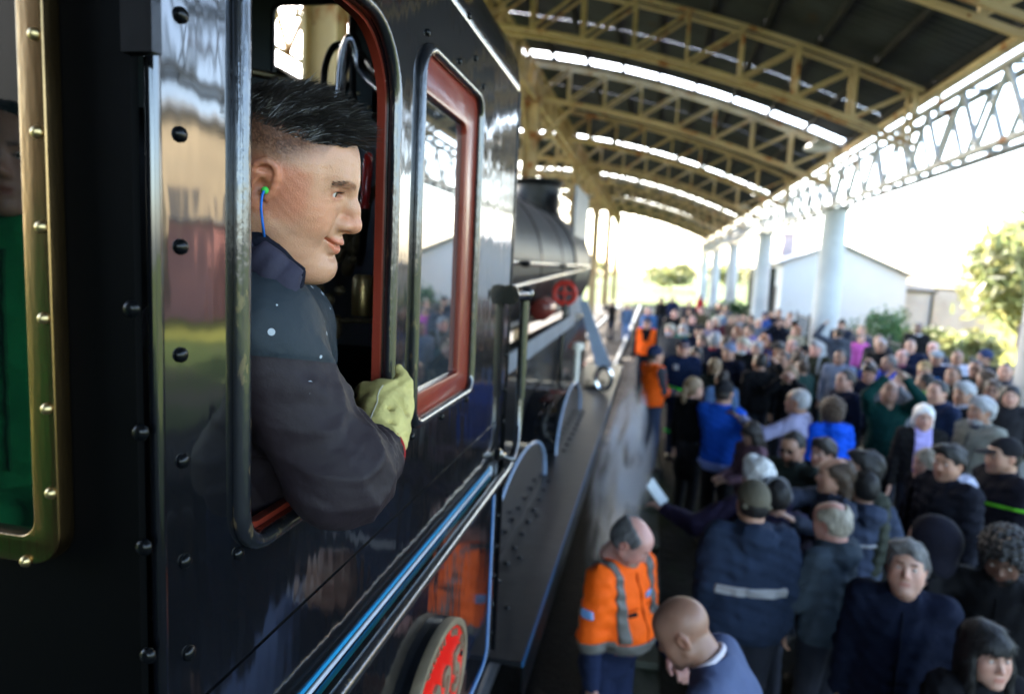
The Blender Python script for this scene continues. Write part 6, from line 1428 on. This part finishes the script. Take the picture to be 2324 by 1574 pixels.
gc = gv @ CAMR; gx_ = CX + FPX*gc[:, 0]/-gc[:, 2]; gy_ = CY - FPX*gc[:, 1]/-gc[:, 2]; sp_ = []
for px, py in [(866, 868), (862, 880), (857, 893), (852, 906), (846, 919), (840, 930), (835, 943), (831, 956), (828, 966)]:
    w_ = np.where((np.abs(gx_-px) < 6) & (np.abs(gy_-py) < 6))[0]
    if len(w_): i_ = w_[np.argmax(gc[w_, 2])]; q_ = gv[i_]; sp_.append(tuple(q_*(1 - .0012/np.linalg.norm(q_))))
if len(sp_) > 2: sm_ = MB().tube(sp_, .0011, 6).mesh('glove_seam'); dpart('glove_seam', sm_, mat('seam_thread', (.42, .40, .33), .8), True)
trm = MB().tube([tuple(cutp + fd*.003 + Vector((0,0,.010)) @ Vector((0,0,0)) + 0*fd) for _ in range(0)] or [tuple(np.array(cutp) + fd*.004 + .0485*(math.cos(t)*np.cross(fd, (0, 0, 1))/np.linalg.norm(np.cross(fd, (0, 0, 1))) + math.sin(t)*np.cross(np.cross(fd, (0, 0, 1)), fd)) + np.array((0, 0, .004))) for t in np.linspace(0, 2*math.pi, 40, endpoint=False)], .0030, 8, closed=True).mesh('glove_trim')
trm.polygons.foreach_set('use_smooth', [True]*len(trm.polygons)); dpart('glove_trim', trm, mat('red_binding', (.34, .012, .015), .8, bump=(300, .001)), True)
# earplug on its cord: worn, yet a thing of its own
ec = aty(600.5, 432, HW(.086, .0, 0).y); ep = empty('earplug', ec, 'green foam earplug on a blue cord hanging from the ear of the driver', 'earplug')
MB().lathe([(.004, -.010), (.0046, -.004), (.0050, .0), (.0038, .003), (.0012, .004)], ec, HW(1, .15, 0) - HW(0, 0, 0), 14).build('plug', mat('plug_green', (.06, .55, .08), .6), ep, ang=60)
ye = ec.y - .004; cp = [ec + (HW(1, .1, 0)-HW(0, 0, 0))*.005, aty(594, 446, ye - .003), aty(592, 470, ye - .004), aty(594, 495, ye), aty(597, 518, ye + .006), aty(600, 545, ye + .03)]
out = []
for i in range(len(cp)-1):
    a, b, cc, d_ = cp[max(i-1, 0)], cp[i], cp[i+1], cp[min(i+2, len(cp)-1)]
    for t in np.linspace(0, 1, 12, endpoint=False): out.append(.5*((2*b) + (cc-a)*t + (2*a-5*b+4*cc-d_)*t*t + (3*b-a-3*cc+d_)*t**3))
MB().tube(out, [.0016 + .0003*(i % 2) for i in range(len(out))], 8).build('cord', mat('cord_blue', (.015, .14, .55), .6), ep, ang=0)
# ================================================================== planting, fence, steam
def leaf_mat(name, col, trans=.35):
    m = bpy.data.materials.new(name); m.use_nodes = True; t = m.node_tree; N = t.nodes; L = t.links; b = N['Principled BSDF']; out = N['Material Output']
    oi = N.new('ShaderNodeVertexColor'); oi.layer_name = 'Tint'
    mx = N.new('ShaderNodeMix'); mx.data_type = 'RGBA'; mx.blend_type = 'MULTIPLY'; mx.inputs[0].default_value = 1; mx.inputs[6].default_value = (*col, 1); L.new(oi.outputs[0], mx.inputs[7]); L.new(mx.outputs[2], b.inputs['Base Color'])
    b.inputs['Roughness'].default_value = .5; tr = N.new('ShaderNodeBsdfTranslucent'); L.new(mx.outputs[2], tr.inputs[0]); ms = N.new('ShaderNodeMixShader'); ms.inputs[0].default_value = trans
    L.new(b.outputs[0], ms.inputs[1]); L.new(tr.outputs[0], ms.inputs[2]); L.new(ms.outputs[0], out.inputs['Surface']); return m
LM = {'yellow': leaf_mat('leaf_yellow_green', (.17, .175, .07), .45), 'green': leaf_mat('leaf_green', (.035, .085, .028)), 'olive': leaf_mat('leaf_olive', (.075, .09, .03)), 'dry': leaf_mat('leaf_dry', (.14, .11, .05))}
prn = np.random.RandomState(11)
def crown(name, centre, rad, n, leaf, m, parent, clumps=26, long=1.0):
    c = np.array(centre); rad = np.array(rad); cl = prn.randn(clumps, 3); cl /= np.linalg.norm(cl, axis=1)[:, None]; cl *= (prn.rand(clumps, 1)**.4)*.85; sz = .22 + .2*prn.rand(clumps)
    k = prn.randint(0, clumps, n); p = cl[k] + prn.randn(n, 3)*sz[k][:, None]*.6; p = p*rad + c
    a = prn.randn(n, 3); a /= np.linalg.norm(a, axis=1)[:, None]; b = np.cross(a, prn.randn(n, 3)); b /= np.linalg.norm(b, axis=1)[:, None]
    s = leaf*(.6 + .8*prn.rand(n, 1)); a = a*s*long; b = b*s*.45
    V = np.stack([p-a, p+b*.9-a*.1, p+a, p-b*.9-a*.1], 1).reshape(-1, 3)
    me = bpy.data.meshes.new(name); me.vertices.add(4*n); me.vertices.foreach_set('co', V.astype(f32).ravel()); me.loops.add(4*n); me.polygons.add(n); me.loops.foreach_set('vertex_index', np.arange(4*n, dtype=np.int32)); me.polygons.foreach_set('loop_start', (np.arange(n)*4).astype(np.int32)); me.update()
    tint = np.ones((4*n, 4), f32); tv = np.repeat(.6 + .8*prn.rand(n), 4)*np.repeat(.75 + .5*prn.rand(clumps)[k], 4); tint[:, 0] = tv*np.repeat(.85 + .3*prn.rand(n), 4); tint[:, 1] = tv; tint[:, 2] = tv*.9
    at = me.color_attributes.new('Tint', 'FLOAT_COLOR', 'POINT'); at.data.foreach_set('color', tint.ravel())
    return mobj(name, me, m, parent, smooth=False)
bark = mat('bark', (.09, .065, .045), .9, var=(6, .35), bump=(18, .02))
def tree(label, base, h, rad, n, leaf, m, nm='tree', group=None, long=1.0, clumps=26):
    t = empty(nm, base, label, 'tree', group); b = Vector(base); mb = MB()
    mb.tube([b, b + Vector((.05, 0, h*.35)), b + Vector((-.08, .05, h*.7))], [.22*h/6, .16*h/6, .08*h/6], 10)
    for k in range(7):
        a = k*2.4; q = b + Vector((0, 0, h*(.3 + .05*k))); e = q + Vector((math.cos(a)*rad[0]*.7, math.sin(a)*rad[1]*.7, rad[2]*(.4 + .1*k))); mb.tube([q, (q+e)/2 + Vector((0, 0, .15)), e], [.07*h/6, .05*h/6, .015*h/6], 6)
    mb.build('trunk', bark, t, ang=60); crown('crown', b + Vector((0, 0, h - rad[2]*.6)), rad, n, leaf, m, t, clumps, long); return t
tree('sunlit yellow green bushy tree standing right of the white house', (13.6, 27.5, -2.8), 4.6, (2.4, 2.2, 2.2), 5200, .20, LM['yellow'], long=1.5)
def shrub(label, c, r, n, m, leaf=.09):
    s = empty('shrub', (c[0], c[1], -2.79), label, 'shrub', None); mb = MB()
    for k in range(5): a = k*1.26; mb.tube([(c[0], c[1], -2.79), (c[0] + .5*r[0]*math.cos(a), c[1] + .5*r[1]*math.sin(a), c[2])], [.03, .012], 6)
    mb.build('stem', bark, s); crown('foliage', c, r, n, leaf, m, s, 18); return s
shrub('round dark green bush in front of the white house wall', (7.75, 25.0, -1.95), (1.05, 1.0, .95), 4200, LM['green'])
shrub('lower dull green bush between the round bush and the yard wall', (9.9, 28.5, -2.2), (1.5, .9, .65), 3000, LM['olive'])
shrub('pale yellow green plants at the foot of the sunlit tree', (10.7, 25.2, -2.2), (1.4, .8, .65), 2600, LM['yellow'], .16)
shrub('dark green bush beside the foot of the third column', (4.55, 41.0, -2.1), (1.1, 1.2, .8), 1800, LM['green'], .12)
for i, (x, y, h, r, m) in enumerate([(-26, 120, 5, (7, 5, 2.5), 'yellow'), (-12, 130, 4.5, (7, 5, 2.2), 'yellow'), (3, 124, 4.2, (5, 4, 2.2), 'yellow'), (14, 135, 5, (6, 5, 2.5), 'yellow'), (26, 120, 6, (6, 5, 3), 'yellow'), (-44, 125, 7, (8, 6, 3.5), 'yellow')]):
    tree(['broad pale green tree beyond the left end of the canopy', 'low yellow green tree straight beyond the end of the track', 'smallest yellow green tree right of the track end', 'pale green tree behind the far columns', 'tall yellow green tree hidden behind the white house', 'tallest yellow green tree far left beyond the station'][i], (x, y, -3.1), h, r, 1500, .45, LM[m], group='trees beyond the station')
bt = empty('bare_tree', (6.2, 84, -3.1), 'small bare brown tree left of the farthest columns', 'tree'); mb = MB(); rb_ = random.Random(5)
def twig(p, d, l, r, k):
    q = p + d*l; mb.tube([p, q], [r, r*.6], 5)
    if k:
        for _ in range(3): twig(q, (d + Vector((rb_.uniform(-.7, .7), rb_.uniform(-.7, .7), rb_.uniform(-.1, .4)))).normalized(), l*.68, r*.6, k-1)
twig(Vector((6.2, 84, -3.1)), Vector((0, 0, 1)), 1.9, .16, 4); mb.build('branches', bark, bt)
# iron fence along the back of the platform
fen = empty('iron_fence', (6.5, 23, G), 'dark iron railing fence along the back of the platform', 'fence')
bars = MB()
for i in range(150): y = 13 + i*.135; bars.box((6.492, y-.007, -2.72), (6.508, y+.007, -1.55))
o = bars.build('fence_bar', M['iron'], fen, smooth=False); o['kind'] = 'stuff'
for z in (-2.6, -1.62): MB().box((6.48, 13, z), (6.491, 33.2, z+.04)).build('fence_rail', M['iron'], fen, smooth=False)
for i in range(9): y = 13 + i*2.5; MB().box((6.46, y-.035, -2.9), (6.53, y+.035, -1.42)).build('fence_post', M['iron'], fen, smooth=False)
# steam drifting out beside the running board
def steam(c, r, dens, label):
    bm = bmesh.new(); bmesh.ops.create_icosphere(bm, subdivisions=3, radius=1.0); me = bpy.data.meshes.new('steam'); bm.to_mesh(me); bm.free()
    o = bpy.data.objects.new('steam_plume', me); link(o); o.location = c; o.scale = r; o.rotation_euler = (R_(4), 0, R_(-2)); o['kind'] = 'stuff'; tag(o, label, 'steam', kind='stuff')
    m = bpy.data.materials.new('steam'); m.use_nodes = True; t = m.node_tree; N = t.nodes; L = t.links; N.remove(N['Principled BSDF']); v = N.new('ShaderNodeVolumePrincipled'); L.new(v.outputs[0], N['Material Output'].inputs['Volume'])
    v.inputs['Color'].default_value = (.985, .99, 1, 1); v.inputs['Anisotropy'].default_value = .2
    tc = N.new('ShaderNodeTexCoord'); ln_ = N.new('ShaderNodeVectorMath'); ln_.operation = 'LENGTH'; L.new(tc.outputs['Object'], ln_.inputs[0])
    fo = N.new('ShaderNodeMapRange'); fo.interpolation_type = 'SMOOTHSTEP'; fo.inputs[1].default_value = .95; fo.inputs[2].default_value = .0; fo.inputs[3].default_value = 0; fo.inputs[4].default_value = 1; L.new(ln_.outputs['Value'], fo.inputs[0])
    no = N.new('ShaderNodeTexNoise'); no.inputs['Scale'].default_value = 2.6; no.inputs['Detail'].default_value = 4; L.new(tc.outputs['Object'], no.inputs['Vector'])
    nr = N.new('ShaderNodeMapRange'); nr.inputs[1].default_value = .47; nr.inputs[2].default_value = .64; L.new(no.outputs[0], nr.inputs[0])
    mu = N.new('ShaderNodeMath'); mu.operation = 'MULTIPLY'; L.new(fo.outputs[0], mu.inputs[0]); L.new(nr.outputs[0], mu.inputs[1]); m2 = N.new('ShaderNodeMath'); m2.operation = 'MULTIPLY'; m2.inputs[1].default_value = dens; L.new(mu.outputs[0], m2.inputs[0]); L.new(m2.outputs[0], v.inputs['Density'])
    me.materials.append(m); return o
steam((-.16, 7.5, -2.2), (.36, 2.6, .9), 9.0, 'bluish white steam drifting between the running board and the platform edge')
